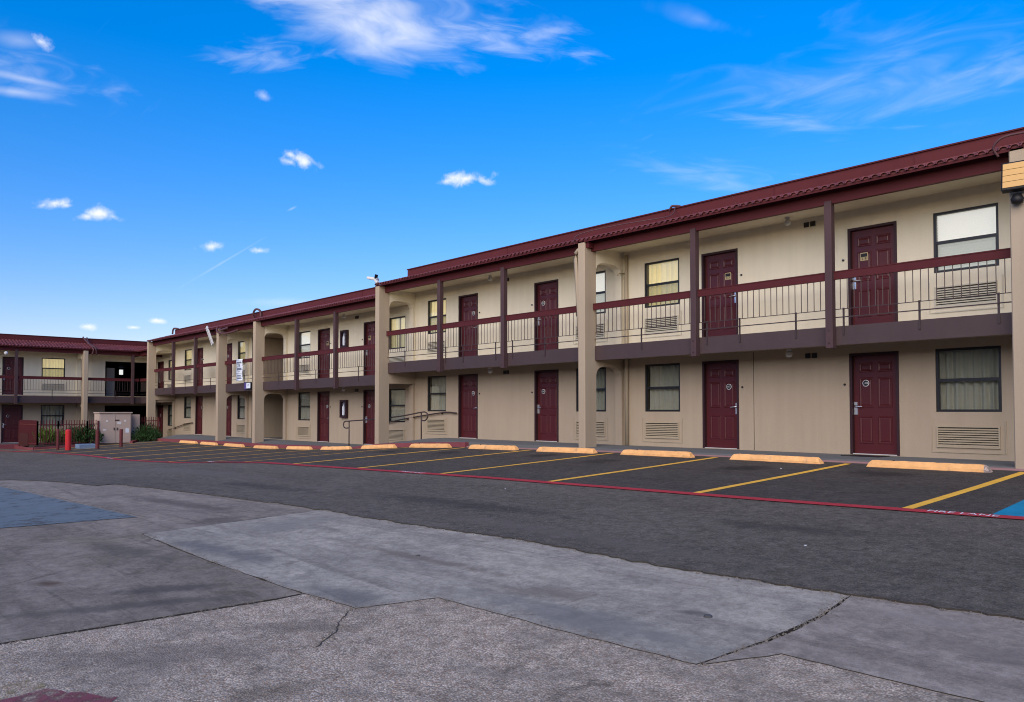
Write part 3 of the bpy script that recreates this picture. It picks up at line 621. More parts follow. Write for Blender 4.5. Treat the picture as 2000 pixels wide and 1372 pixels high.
def add_roof(root, x0, x1, f0, single_rows, parapet=(None, None), deep=9.):
    za, ya = f0+5.315, -1.56; zb, yb = f0+5.72, -.20
    m = MB(); m.prism_x([(ya, za-.045), (-.19, zb-.06), (-.19, zb), (ya, za)], x0, x1); deck = m.build('tile_roof', 'trim_maroon', root)
    n = int((x1-x0)/.165); me = shared('tile', tile_mesh); rest = MB(); rnd = random.Random(int(x0*10))
    for r in range(4):
        for i in range(n):
            p = (x0+.1+i*(x1-x0-.2)/(n-1), ya-.05+r*.335, za+.002+r*.335*.30)
            if r < single_rows:
                o = place('roof_tile', me, deck, (p[0]+rnd.uniform(-.004, .004), p[1]+rnd.uniform(-.008, .008), p[2]), (0, 0, rnd.uniform(-.02, .02)))
            else: rest.add([(q.co.x+p[0], q.co.y+p[1], q.co.z+p[2]) for q in me.vertices], [tuple(q.vertices) for q in me.polygons])
    if rest.v: o = rest.build('upper_roof_tiles', 'tile_maroon', deck); o['kind'] = 'stuff'
    # beam that carries the eave, soffit, parapet band, flat deck
    MB().box(x0+.01, x1-.01, -1.30, -1.20, f0+5.06, za+.045).build('eave_beam', 'trim_maroon', root)
    MB().prism_x([(-1.2, f0+5.17), (.02, f0+5.19), (.02, f0+5.28), (-1.2, f0+5.26)], x0+.01, x1-.01).build('soffit', 'stucco_cream', root)
    pa = x0 if parapet[0] is None else parapet[0]; pb = x1 if parapet[1] is None else parapet[1]
    bd = MB(); bd.box(pa, pb, -.19, .05, f0+5.4, f0+6.02); o = bd.build('parapet', 'parapet_maroon', root)
    MB().box(pa-.01, pb+.01, -.225, .09, f0+6.021, f0+6.05).build('parapet_cap', 'trim_maroon', o)
    x = pa+2.4
    while x < pb-1: MB().box(x-.012, x+.012, -.196, -.19, f0+5.7, f0+6.02).build('seam', 'trim_maroon', o); x += 3.05
    MB().box(x0, x1, .051, deep, f0+5.3, f0+5.9).build('roof_deck', 'walkway', root)
def add_slab(root, x0, x1, f0):
    m = MB(); m.prism_x([(YS, f0+2.26), (.015, f0+2.30), (.015, f0+UP-.005), (YS, f0+2.585)], x0, x1); m.build('balcony_floor', 'stucco', root)
    MB().box(x0, x1, YS-.022, YS-.001, f0+2.225, f0+2.60).build('balcony_fascia', 'fascia_purple', root)
def add_light(root, x, f0, z, yy=-.42):
    m = MB(); m.lathe([(.05, z+.02), (.055, z-.01), (.05, z-.015)], x, yy, 12); o = m.build('ceiling_lamp', 'white_metal', root)
    MB().lathe([(.03, z-.016), (.062, z-.04), (.075, z-.09), (.055, z-.14), (.02, z-.155)], x, yy, 14).build('lamp_globe', 'globe', o, smooth=True)
    for k in (0, 1): MB().box(x+.16+k*.15, x+.28+k*.15, -.012, -.001, z-.17, z-.06).build('vent', 'bronze', root)
def facade(root, f0, x0, x1, doors, windows, walls_z0, extra_open=(), posts=(), rails=(), nums=None, styles=(), core=None, parapet=(None, None), rows=2, lights=(), upper_doors=None):
    """doors: (x, hand); windows: (xa, xb); coordinates in the root's frame, f0 the lower floor"""
    op = list(extra_open)
    for x, h in doors: op += [(x, x+DW, f0, f0+DH), (x, x+DW, f0+UP, f0+UP+DH)]
    wins = [(a, b, f0+.888, f0+2.126) for a, b in windows]+[(a, b, f0+3.62, f0+4.81) for a, b in windows]; op += wins
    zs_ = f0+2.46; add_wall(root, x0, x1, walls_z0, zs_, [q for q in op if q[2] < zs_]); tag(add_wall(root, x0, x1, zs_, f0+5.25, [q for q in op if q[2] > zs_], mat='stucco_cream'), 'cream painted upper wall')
    for i, (x, h) in enumerate(doors):
        n = nums[i] if nums else None
        add_door(root, x, f0, h, n and '1'+n); 
        add_door(root, x, f0+UP, h, n and '2'+n, 'square' if (f0 == 0 and i < 2 and nums) else 'ring')
    for i, (a, b) in enumerate(windows):
        add_window(root, a, b, f0+.888, f0+2.126, 'curtain', 100+i+int(x0), False)
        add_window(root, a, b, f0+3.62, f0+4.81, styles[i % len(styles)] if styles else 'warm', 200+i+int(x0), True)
        add_grille(root, a+.01, b-a-.04, f0+.20); add_grille(root, a+.01, b-a-.04, f0+UP+.26, 'grille_cream')
    add_slab(root, x0, x1, f0)
    for a, b, br in rails: rail_bay(root, a, b, f0, (), br)
    for p in posts: add_post(root, p, f0)
    add_roof(root, x0, x1, f0, rows, parapet)
    for a, b in (core or [(x0, x1)]): MB().box(a, b, .30, 9., walls_z0, f0+5.29).build('building_core', 'stucco', root)
    for a, b in (core or [(x0, x1)]):
        for xx in (a, b-.05): MB().box(xx, xx+.05, .002, .2995, walls_z0, f0+5.25).build('wall_end', 'stucco', root)
    for x, up in lights: add_light(root, x, f0, f0+(5.16 if up else 2.24))

# --- near section, on the highest floor level
A = empty('motel_building', (0, 0, 0)); tag(A, 'near two-storey motel block with maroon doors, beige walls and tiled eaves, nearest the camera', 'building')
dA = [(0, 'L'), (-3.696, 'R'), (-9.711, 'L'), (-13.433, 'R')]; wA = [(1.719, 2.871), (-5.492, -4.372), (-7.99, -6.85), (-15.216, -14.134), (4.35, 5.47)]
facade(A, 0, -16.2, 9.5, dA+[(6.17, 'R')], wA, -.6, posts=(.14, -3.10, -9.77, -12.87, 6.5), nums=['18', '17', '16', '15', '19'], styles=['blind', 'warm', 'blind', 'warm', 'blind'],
  rails=[(-6.19, 3.52, (1.89, .45, -.57, -1.9, -2.75, -4.65, 3.2)), (-15.95, -6.46, (-8.05, -9.4, -10.15, -11.71, -12.6, -13.02, -14.9)), (3.76, 9.5, (4.5, 6.9))],
  parapet=(-16.2, None), rows=1, lights=((-1.15, 1), (-1.15, 0), (-11.3, 1), (-11.3, 0)))
for x, lo in ((3.50, 'arch'), (-6.44, 'arch'), (-16.2, 1.87)): add_fin(A, x, -.7, 5.30, 0, lo)
# seams in the stucco, downspouts, cables over the eaves
for x in (-2.28, -12.0, -8.75): MB().box(x-.006, x+.006, -.004, -.0005, .0, 2.28).build('control_joint', 'grille_dark' if x == -2.28 else 'grille', A)
dp = MB().tube([(-6.06, -.06, 5.1), (-6.06, -.06, 0)], .045, 10).build('downspout', 'grille', A, smooth=True)
MB().tube([(-6.14, -.03, 4.55), (-6.14, -.03, 0)], .02, 8).build('conduit', 'grille', A, smooth=True)
MB().tube([(-6.14, -.03, 4.62), (-6.14, -.25, 4.60), (-6.14, -.33, 4.53)], .02, 8).build('conduit', 'grille', A, smooth=True)
MB().tube([(-6.30, -1.45, 5.12), (-6.52, -1.45, 5.12), (-6.61, -1.45, 5.06), (-6.62, -1.45, 4.9), (-6.52, -1.43, 3.5), (-6.50, -1.4, 2.4)], .055, 10).build('drain_pipe', 'stucco', A, smooth=True)
MB().box(-6.20, -6.10, -1.50, -1.16, 5.13, 5.27).build('beam_end', 'trim_maroon', A)
def cable(root, pts, r=.013): MB().tube(smooth_path(pts), r, 6).build('cable', 'wire', root, smooth=True)
def smooth_path(pts, n=6):
    P = [Vector(q) for q in pts]; out = []
    for i in range(len(P)-1):
        a, b, c, d = P[max(i-1, 0)], P[i], P[i+1], P[min(i+2, len(P)-1)]
        for k in range(n):
            t = k/n; out.append(.5*((2*b)+(c-a)*t+(2*a-5*b+4*c-d)*t*t+(3*b-a-3*c+d)*t**3))
    out.append(P[-1]); return out
cable(A, [(-6.5, -1.62, 5.25), (-6.45, -1.65, 5.42), (-6.2, -1.55, 5.52), (-5.4, -1.3, 5.6), (-4.6, -1.1, 5.62), (-4.2, -.6, 5.75), (-4.3, -.25, 6.02), (-4.4, -.1, 6.07)])
cable(A, [(3.35, -1.55, 5.22), (3.30, -1.63, 5.38), (3.45, -1.66, 5.50), (3.75, -1.62, 5.52), (4.2, -1.6, 5.49), (4.6, -1.4, 5.55)], .02)
cable(A, [(-4.5, -.21, 6.0), (-4.4, -.24, 6.09), (-4.25, -.1, 6.08)], .03)
cable(A, [(-2.7, -.20, 6.05), (-2.55, -.24, 5.75), (-2.3, -.9, 5.56)], .008)

# --- middle section, one step lower, with the breezeway
OX, OZ = -28., -.40
B = empty('motel_building', (OX, 0, OZ)); tag(B, 'middle two-storey motel block stepped lower, with arched breezeway and hanging banner', 'building')
dB = [(-19.48-OX, 'L'), (-23.19-OX, 'R'), (-33.24-OX, 'L'), (-37.15-OX, 'R')]; wB = [(-17.72-OX, -16.60-OX), (-24.97-OX, -23.87-OX), (-31.52-OX, -30.38-OX), (-38.95-OX, -37.85-OX)]
bw0, bw1 = -29.8-OX, -26.45-OX
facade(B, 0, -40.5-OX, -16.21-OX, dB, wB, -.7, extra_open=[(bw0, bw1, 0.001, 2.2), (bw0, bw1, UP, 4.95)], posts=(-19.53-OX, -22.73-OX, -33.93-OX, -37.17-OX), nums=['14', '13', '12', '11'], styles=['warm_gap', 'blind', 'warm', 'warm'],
  rails=[(-26.0-OX, -16.21-OX, (-17.92-OX, -21.16-OX, -24.44-OX)), (-30.1-OX, -26.25-OX, (-28.0-OX,)), (-40.25-OX, -30.4-OX, (-32.0-OX, -35.5-OX, -38.8-OX))],
  core=[(-40.5-OX, bw0), (bw1, -16.21-OX)], parapet=(-40.0-OX, None), rows=1, lights=((-20.3-OX, 1), (-20.3-OX, 0)))
MB().box(bw0, bw1, .16, 9, 2.2, UP).build('breezeway_floor', 'stucco', B); MB().box(bw0, bw1, .16, 9, 4.95, 5.24).build('breezeway_ceiling', 'stucco', B)
MB().box(bw0-.1, bw1+.1, 8.0, 8.2, -.5, 5.2).build('breezeway_end_wall', 'stucco', B); MB().box(bw0, bw1, .02, 8, -.5, -.012).build('breezeway_pavement', 'walkway', B)
for x, lo in ((-26.24, 'arch'), (-30.38, 'arch'), (-40.58, 1.95)): add_fin(B, x-OX, -.8, 5.30, 0, lo)
cable(B, [(-30.2-OX, -1.6, 5.28), (-30.0-OX, -1.66, 5.10), (-29.5-OX, -1.6, 4.98), (-29.0-OX, -1.45, 5.0), (-28.4-OX, -1.3, 5.1)], .05); cable(B, [(-30.2-OX, -1.5, 5.3), (-29.6-OX, -1.64, 5.16), (-28.9-OX, -1.62, 5.2)], .05)
cable(B, [(-31.0-OX, -1.6, 4.58), (-30.4-OX, -1.57, 4.75), (-30.0-OX, -1.5, 5.0), (-29.5-OX, -1.5, 5.1)], .01)
cable(B, [(-29.0-OX, -.3, 5.75), (-28.9-OX, -.35, 6.05), (-28.6-OX, -.35, 6.16), (-28.3-OX, -.3, 6.05), (-28.2-OX, -.3, 5.75)], .05)
cable(B, [(-40.1-OX, -.3, 5.8), (-39.95-OX, -.3, 6.08), (-39.6-OX, -.25, 6.09), (-39.4-OX, -.2, 6.04)], .05)
# --- the corner piece beyond the last fin, at the lowest level
facade(B, -.47, -44.2-OX, -40.51-OX, [(-43.42-OX, 'L')], [(-41.62-OX, -40.6-OX)], -1.2, rails=[(-42.8-OX, -40.6-OX, (-41.6-OX,))], parapet=(-44.2-OX, -43.9-OX), rows=1, styles=['warm'])

# --- far wing, at right angles
C = empty('motel_building', (-44.0, -6.0, -.87), R(90)); tag(C, 'far two-storey motel wing behind the red fence, turned to face the camera', 'building')
oy = -6.0
dC = [(-8.12-oy, 'L'), (-11.8-oy, 'R')]; wC = [(-6.2-oy, -5.0-oy), (-13.6-oy, -12.5-oy)]; bo0, bo1 = -2.85-oy, -.1-oy
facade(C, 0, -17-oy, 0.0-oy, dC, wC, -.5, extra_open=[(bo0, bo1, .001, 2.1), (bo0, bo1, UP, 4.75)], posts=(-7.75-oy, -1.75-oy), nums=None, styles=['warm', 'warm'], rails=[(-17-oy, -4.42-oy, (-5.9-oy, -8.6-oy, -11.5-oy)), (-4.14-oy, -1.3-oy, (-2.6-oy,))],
  core=[(-17-oy, bo0)], rows=2, lights=())
add_fin(C, -4.40-oy, -.6, 5.22, 0, 'arch')
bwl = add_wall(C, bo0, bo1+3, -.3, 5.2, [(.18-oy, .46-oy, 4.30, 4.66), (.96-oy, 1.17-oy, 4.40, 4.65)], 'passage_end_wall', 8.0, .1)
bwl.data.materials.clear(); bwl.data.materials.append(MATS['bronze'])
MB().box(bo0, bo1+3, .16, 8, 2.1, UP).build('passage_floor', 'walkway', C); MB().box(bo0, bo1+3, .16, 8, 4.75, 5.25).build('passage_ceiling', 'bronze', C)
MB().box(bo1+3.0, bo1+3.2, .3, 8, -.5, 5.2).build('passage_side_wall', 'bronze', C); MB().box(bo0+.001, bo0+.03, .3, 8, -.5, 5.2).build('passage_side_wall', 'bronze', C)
MB().box(-2.45-oy, -2.0-oy, 1.2, 1.6, UP, UP+1.75).build('passage_cabinet', 'concrete_rail', C)
cable(C, [(-4.0-oy, -1.6, 5.0), (-3.95-oy, -1.7, 5.35), (-4.1-oy, -1.0, 5.75), (-4.15-oy, -.3, 6.06), (-4.1-oy, -.2, 6.1)], .04); cable(C, [(-3.75-oy, -1.6, 5.0), (-3.85-oy, -1.68, 5.4), (-4.0-oy, -.9, 5.72), (-3.95-oy, -.3, 6.07)], .04)
MB().box(-17, 6.0, -1.66, .3, -.35, -.012).build('wing_walkway', 'walkway', C); MB().box(-17, 6.0, -1.9, -1.661, -.6, -.02).build('wing_kerb', 'kerb_red', C)
wl_ = MB().lathe([(.03, 5.0), (.09, 4.96), (.10, 4.88), (.04, 4.80)], -8.2-oy, -1.45, 12).build('eave_lamp', 'white_metal', C, smooth=True)

# --- block inferred across the yard, added unseen behind the camera: it shades the low sky and shows in the ground-floor panes
D = empty('motel_building', (0, -28, -.8)); tag(D, 'opposite motel block added out of view across the yard, shading the low sky and reflected in window panes', 'building')
MB().box(-46, 34, -9, 0, -.4, 5.2).build('wall', 'stucco', D); MB().box(-46, 34, -9.3, 1.3, 5.21, 5.5).build('eave', 'trim_maroon', D); MB().box(-46, 34, -8, .2, 5.5, 6.0).build('parapet', 'parapet_maroon', D)
MB().box(-46, 34, .001, 1.15, 2.25, 2.6).build('balcony_floor', 'fascia_purple', D); MB().box(-46, 34, 1.1, 1.17, 3.5, 3.7).build('railing', 'trim_maroon', D)
for i in range(8): MB().box(-44+i*9.9, -43.76+i*9.9, .001, 1.5, -.3, 5.2).build('fin_wall', 'stucco', D)
for i in range(20):
    for z in (0, UP): MB().box(-43+i*3.8, -41.98+i*3.8, .001, .03, z, z+DH).build('door', 'door_maroon', D)

# ------------------------------------------------------------------ things on and by the buildings
ord_ = ['first', 'second', 'third', 'fourth', 'fifth', 'sixth', 'seventh', 'eighth', 'ninth', 'tenth', 'eleventh', 'twelfth', 'thirteenth']
def stop_mesh(seed):
    rnd = random.Random(seed); bm = bmesh.new(); n = 22; L = 2.02; prof = [(-.085, 0), (-.082, .045), (-.058, .115), (-.040, .125), (.040, .125), (.058, .115), (.082, .045), (.085, 0)]; rings = []
    for i in range(n+1):
        x = -L/2+L*i/n; e = min(i, n-i); sh = .72 if e == 0 else (.95 if e == 1 else 1); xo = 0
        rings.append([bm.verts.new((x+(0.05 if i == 0 else -.05 if i == n else 0)*(z/.125), y*(1 if sh > .9 else .93)+rnd.uniform(-.006, .006), z*sh-(rnd.uniform(.01, .04) if rnd.random() < .05 and z > .1 else 0)+rnd.uniform(-.005, .004) if z > 0 else z)) for y, z in prof])
    for i in range(n):
        for k in range(len(prof)-1): bm.faces.new((rings[i][k], rings[i][k+1], rings[i+1][k+1], rings[i+1][k]))
    bm.faces.new(rings[0]); bm.faces.new(list(reversed(rings[n]))); bmesh.ops.recalc_face_normals(bm, faces=bm.faces)
    me = bpy.data.meshes.new('wheel_stop'); bm.to_mesh(me); bm.free(); me.materials.append(MATS['stop_yellow']); me.materials.append(MATS['stop_chipped'])
    if seed == 0:
        for p in me.polygons:
            if p.center.x > L/2-.13: p.material_index = 1
    return me
for k in range(13):
    x = 2.31-2.906*k; o = place('wheel_stop', stop_mesh(k), None, (x+random.uniform(-.06, .06), -2.08+random.uniform(-.07, .07), g(x, -2.1)))
    o.rotation_euler = (0, -math.atan2(g(x+1, -2.1)-g(x-1, -2.1), 2), random.uniform(-.035, .035)); s_ = 1
    lab = 'chipped yellow concrete wheel stop nearest the camera, below the large ground-floor window' if k == 0 else f'yellow concrete wheel stop, {ord_[k]} of the row counted from the right' if k < 12 else 'yellow concrete wheel stop at the far left end of the row'
    tag(o, lab, 'wheel stop', 'wheel stops along the walkway')
    for q in (-.55, .55): MB().lathe([(.018, .118), (.018, .130), (.010, .133)], q, 0, 8).build('anchor_bolt', 'metal_brown', o)
# floodlight on the near fin
fl = empty('floodlight', (3.63, -1.60, 4.75)); tag(fl, 'square amber floodlight with dark rim on the near column under the eave', 'floodlight')
fb = MB().box(-.20, .22, -.19, -.05, -.24, .26).build('housing', 'black', fl); fb.rotation_euler = (R(-12), 0, R(8)); bevel(fb, .02)
for i in range(4):
    o = MB().box(-.175, .195, -.202, -.192, -.20+i*.108, -.20+i*.108+.100).build('lens_panel', 'amber', fl); o.rotation_euler = fb.rotation_euler
MB().lathe([(.03, -.42), (.085, -.40), (.10, -.33), (.06, -.25)], .02, -.07, 12).build('bracket_knuckle', 'black', fl, smooth=True)
# security light on top of the fin between the two blocks
sl = empty('security_light', (-16.10, -1.5, 5.30)); tag(sl, 'white twin-head security light on top of the column between the blocks', 'security light')
MB().tube([(0, 0, 0), (0, -.02, .08), (-.08, -.05, .12)], .03, 8).build('bracket', 'white_metal', sl, smooth=True)
h1 = MB().box(-.22, .22, -.09, .09, -.05, .05).build('lamp_head', 'white_metal', sl, (-.22, -.08, .27)); h1.rotation_euler = (0, R(12), R(20)); bevel(h1, .03)
h2 = MB().box(-.10, .10, -.06, .06, -.04, .04).build('lamp_head', 'white_metal', sl, (.0, -.06, .15)); h2.rotation_euler = (0, R(35), 0); bevel(h2, .02)
h3 = MB().box(-.01, .01, -.08, .08, -.06, .09).build('visor', 'black', sl, (-.01, -.08, .30)); h3.rotation_euler = (0, R(12), R(20))
# hanging lamp strip, banner, notice
ts = empty('light_strip', (-31.06, -1.62, 4.58)); tag(ts, 'loose white light strip hanging at an angle under the eave', 'light strip')
o = MB().box(-.085, .085, -.03, .03, -.60, .60).build('tray', 'white_metal', ts); o.rotation_euler = (0, R(-41), 0)
for i in range(7): q = MB().box(-.05, .05, -.038, -.031, -.52+i*.155, -.41+i*.155).build('diode_panel', 'concrete_rail', ts); q.rotation_euler = (0, R(-41), 0)
bn = empty('banner', (-28.25, -1.30, 2.3)); tag(bn, 'tall white banner with grey print tied to the short balcony railing', 'banner')
bw = MB(); 
for i in range(12): bw.quad((-.34, .012*math.sin(i), i*.0842), (.34, .012*math.sin(i+.5), i*.0842), (.34, .012*math.sin(i+1.5), (i+1)*.0842), (-.34, .012*math.sin(i+1), (i+1)*.0842))
for v in list(bw.v): pass
bo = bw.build('cloth', 'banner', bn, smooth=True); so = bo.modifiers.new('solid', 'SOLIDIFY'); so.thickness = .006
for (z, w, h) in ((.86, .46, .07), (.55, .48, .09), (.24, .40, .03), (.13, .44, .035)): MB().box(-w/2, w/2, -.024, -.020, z-h/2, z+h/2).build('print', 'print_grey', bn)
for (z, w, h) in ((.72, .09, .09), (.42, .15, .03)): MB().box(-w/2, w/2, -.024, -.020, z-h/2, z+h/2).build('print', 'print_grey', bn)
nt_ = empty('notice_board', (-27.5, -1.20, 1.9)); tag(nt_, 'small white and purple notice board fixed to the short balcony fascia', 'notice board')
MB().box(-.42, .34, -.02, .02, -.02, .33).build('backing', 'black', nt_); MB().box(-.14, .28, -.028, -.021, .04, .29).build('panel', 'banner', nt_); MB().box(-.36, -.15, -.027, -.021, 0, .31).build('panel', 'print_purple', nt_)
for q in ((-.05, .2, .14), (.0, .12, .20)): MB().box(q[0], q[0]+q[1], -.031, -.0285, q[2], q[2]+.02).build('print', 'print_purple', nt_)
# extinguisher cabinets
for z, w_ in ((.63, 'beside the ground-floor door of the middle block'), (3.47, 'on the upper gallery wall of the middle block')):
    e = empty('extinguisher_cabinet', (-20.88, 0, z)); tag(e, f'narrow maroon fire extinguisher cabinet {w_}', 'extinguisher cabinet', 'extinguisher cabinets on the middle block')
    m = MB(); m.box(-.25, -.17, -.12, 0, 0, .72); m.box(.17, .25, -.12, 0, 0, .72); m.box(-.17, .17, -.12, 0, 0, .08); m.box(-.17, .17, -.12, 0, .64, .72); m.build('case', 'door_frame', e)
    MB().box(-.17, .17, -.02, -.005, .08, .64).build('back_panel', 'print_grey', e); MB().lathe([(.05, .10), (.055, .12), (.055, .44), (.02, .50), (.02, .54)], 0, -.075, 12).build('extinguisher', 'banner', e, smooth=True)
dm = MB().prism_z([(-.40, -.24), (.38, -.26), (.40, .22), (-.38, .24)], 0, .012).build('door_mat', 'black', None, (.50, -.42, -.014)); tag(dm, 'thin black door mat on the walkway before the nearest ground-floor door', 'door mat')
# handrails
def handrail(name, loc, label, path, posts, r=.022):
    h = empty(name, loc); L = Vector(loc); tag(h, label, 'handrail')
    MB().tube([Vector(q)-L for q in smooth_path(path, 5)], r, 8).build('rail', 'metal_brown', h, smooth=True)
    for a, b in posts: MB().tube([Vector(a)-L, Vector(b)-L], r, 8).build('post', 'metal_brown', h, smooth=True)
handrail('handrail', (-16.5, -.95, -.25), 'dark metal handrail with looped ends along the ramp edge', [(-14.25, -.95, .60), (-14.05, -.95, .58), (-13.90, -.95, .68), (-13.90, -.95, .80), (-14.02, -.95, .86), (-14.25, -.95, .86), (-15.5, -.95, .72), (-17.3, -.95, .60), (-18.9, -.95, .52), (-19.25, -.95, .50), (-19.36, -.95, .42), (-19.34, -.95, .30), (-19.2, -.95, .25), (-18.95, -.95, .26)],
  [((-14.25, -.95, -.05), (-14.25, -.95, .86)), ((-18.95, -.95, -.42), (-18.95, -.95, .51)), ((-16.6, -.95, -.30), (-16.6, -.95, .63))])
handrail('wall_handrail', (-15.5, -.06, .4), 'dark metal handrail fixed to the wall above the near ramp', [(-13.45, -.06, .83), (-13.6, -.08, .84), (-14.2, -.08, .85), (-16.3, -.08, .64), (-17.7, -.08, .46), (-18.2, -.08, .44)], [((-14.3, -.08, .83), (-14.3, 0, .80)), ((-16.4, -.08, .63), (-16.4, 0, .60)), ((-17.9, -.08, .45), (-17.9, 0, .42))])
handrail('wall_handrail', (-39.2, -.06, 0), 'dark metal handrail on the wall beside the red fence', [(-37.4, -.06, .24), (-38.3, -.08, .18), (-40.3, -.08, -.10), (-41.2, -.08, -.22)], [((-38.3, -.08, .17), (-38.3, 0, .14)), ((-40.2, -.08, -.09), (-40.2, 0, -.12))])
# ------------------------------------------------------------------ planting and fence by the far wing
soil = MB().prism_z([(-42.0, -7.5), (-37.6, -7.75), (-37.75, -5.5), (-37.75, -3.2), (-40.4, -3.0), (-40.4, -1.7), (-42, -1.7)], -1.5, -.83).build('planting_bed', 'soil'); soil['kind'] = 'structure'
kb = MB(); kp = [(-42.2, -7.75), (-40, -7.9), (-37.8, -7.98), (-37.35, -7.8), (-37.45, -6.6), (-37.6, -5.5)]
kb2 = [(-37.7, -3.2), (-38.6, -2.7), (-39.6, -2.2), (-40.3, -1.75)]
def kerb_run(pts, name):
    m = MB(); 
    for a, b in zip(pts, pts[1:]):
        a, b = Vector(a), Vector(b); n = Vector((-(b-a).y, (b-a).x)).normalized()*.07; q = [a+n, b+n, b-n, a-n]
        za, zb_ = g(*a)+.11, g(*b)+.11
        m.add([(*q[0], za-.4), (*q[1], zb_-.4), (*q[2], zb_-.4), (*q[3], za-.4), (*q[0], za), (*q[1], zb_), (*q[2], zb_), (*q[3], za)], [(0, 1, 5, 4), (1, 2, 6, 5), (2, 3, 7, 6), (3, 0, 4, 7), (4, 5, 6, 7)])
    o = m.build(name, 'kerb_red'); o['kind'] = 'structure'
kerb_run(kp, 'planter_kerb'); kerb_run(kb2, 'planter_kerb')
def fence(pts, h, label, panels=()):
    L = Vector((*pts[0], -.95)); f = empty('fence', L); tag(f, label, 'fence'); pick = shared('picket', lambda: MB().box(-.015, .015, -.015, .015, 0, 1).mesh('picket', 'fence_maroon'))
    for a, b in zip(pts, pts[1:]):
        a, b = Vector(a), Vector(b); d = (b-a).length; t = (b-a)/d; ang = math.atan2(t.y, t.x); n = int(d/.12)
        for i in range(1, n):
            q = a+(b-a)*i/n; o = place('picket', pick, f, (q.x-L.x, q.y-L.y, .12), (0, 0, ang)); o.scale = (1, 1, h+random.uniform(-.01, .01)-.02)
        for z in (.2, h-.12): o = MB().box(0, d, -.018, .018, z-.02, z+.02).build('rail', 'fence_maroon', f, (a.x-L.x, a.y-L.y, 0)); o.rotation_euler = (0, 0, ang)
        for q in (a, b): MB().box(-.035, .035, -.035, .035, -.1, h+.06).build('post', 'fence_maroon', f, (q.x-L.x, q.y-L.y, 0))
    for (a, b, z0, z1) in panels:
        a, b = Vector(a), Vector(b); o = MB().box(0, (b-a).length, -.02, .02, z0, z1).build('sheet_panel', 'fence_sheet', f, (a.x-L.x, a.y-L.y, 0)); o.rotation_euler = (0, 0, math.atan2((b-a).y, (b-a).x))
    return f
fence([(-40.9, -7.80), (-38.0, -7.55), (-38.1, -6.6), (-38.3, -5.2), (-38.6, -4.6)], 1.28, 'dark red metal picket fence with sheet panels round the planted corner', [((-40.85, -7.80), (-39.4, -7.68), .05, .70)])
fence([(-39.6, -2.45), (-39.6, -1.2)], 1.42, 'short dark red picket fence between the cabinet and the end column')
def bollard(x, y, r, h, mat, label, cat='bollard', dome=False):
    z = g(x, y); b = empty('bollard', (x, y, z)); tag(b, label, cat, 'bollards by the fence')
    MB().lathe([(r, -.05), (r, h-.06), (r*.97, h-.02), (r*.8, h), (r*.45, h+.025 if dome else h)], 0, 0, 18).build('pipe', mat, b, smooth=not True)
    MB().lathe([(r*1.25, -.04), (r*1.2, .02), (r*1.01, .03)], 0, 0, 18).build('collar', 'dirt', b)
bollard(-33.25, -7.25, .125, .96, 'bollard_red', 'bright red bollard in front of the fence', dome=True); bollard(-34.76, -7.34, .065, 1.02, 'fence_maroon', 'thin dark maroon bollard left of the bright red one')
bollard(-32.76, -6.14, .085, .90, 'fence_maroon', 'dark maroon bollard in front of the left cabinet edge'); bollard(-33.19, -4.99, .075, .87, 'fence_maroon', 'dark maroon bollard in front of the cabinet doors, rightmost')
cb = empty('electrical_cabinet', (-39.0, -3.75, -.9)); tag(cb, 'large beige double-door electrical cabinet behind the maroon bollards', 'electrical cabinet')
bevel(MB().box(-.55, .38, -.80, .82, .0, 1.68).build('body', 'cabinet', cb), .015); MB().box(-.6, .46, -.84, .86, 1.681, 1.74).build('roof', 'cabinet', cb)
for y0, y1 in ((-.75, .005), (.02, .775)):
    d = bevel(MB().box(.381, .405, y0, y1, .08, 1.62).build('door', 'cabinet', cb), .006); c_ = (y0+y1)/2
    MB().box(.406, .412, c_-.05+(.1 if y0 > 0 else -.05), c_+.05+(.1 if y0 > 0 else -.05), 1.22, 1.31).build('sticker', 'litter', d); MB().box(.406, .45, (y1-.09) if y0 < 0 else y0+.05, (y1-.05) if y0 < 0 else y0+.09, .78, .90).build('handle', 'metal_brown', d)
MB().box(.406, .411, .10, .30, 1.08, 1.22).build('warning_label', 'litter', cb); MB().box(.406, .411, .52, .70, .62, .86).build('warning_label', 'banner', cb); MB().box(.406, .411, -.62, -.45, .75, .83).build('warning_label', 'litter', cb)
MB().box(.406, .414, -.02, .2, 1.27, 1.33).build('hasp', 'metal_brown', cb); MB().box(-.75, .75, -1.0, 1.0, -.25, -.001).build('plinth', 'walkway', cb)
ub = empty('utility_box', (-39.5, -2.6, -.9)); tag(ub, 'smaller beige utility box right behind the electrical cabinet', 'utility box')
bevel(MB().box(-.4, .35, -.28, .28, 0, 1.60).build('body', 'cabinet', ub), .012); MB().box(.351, .366, -.22, .22, .15, 1.5).build('door', 'cabinet', ub); MB().box(.367, .40, .10, .15, .8, .92).build('handle', 'metal_brown', ub)
pb_ = bevel(MB().box(-.38, .38, -.45, .35, 0, .22).build('concrete_block', 'pad_blue', None, (-34.4, -6.15, g(-34.4, -6.15))), .02); tag(pb_, 'low blue-grey concrete block beside the maroon bollard', 'concrete block')
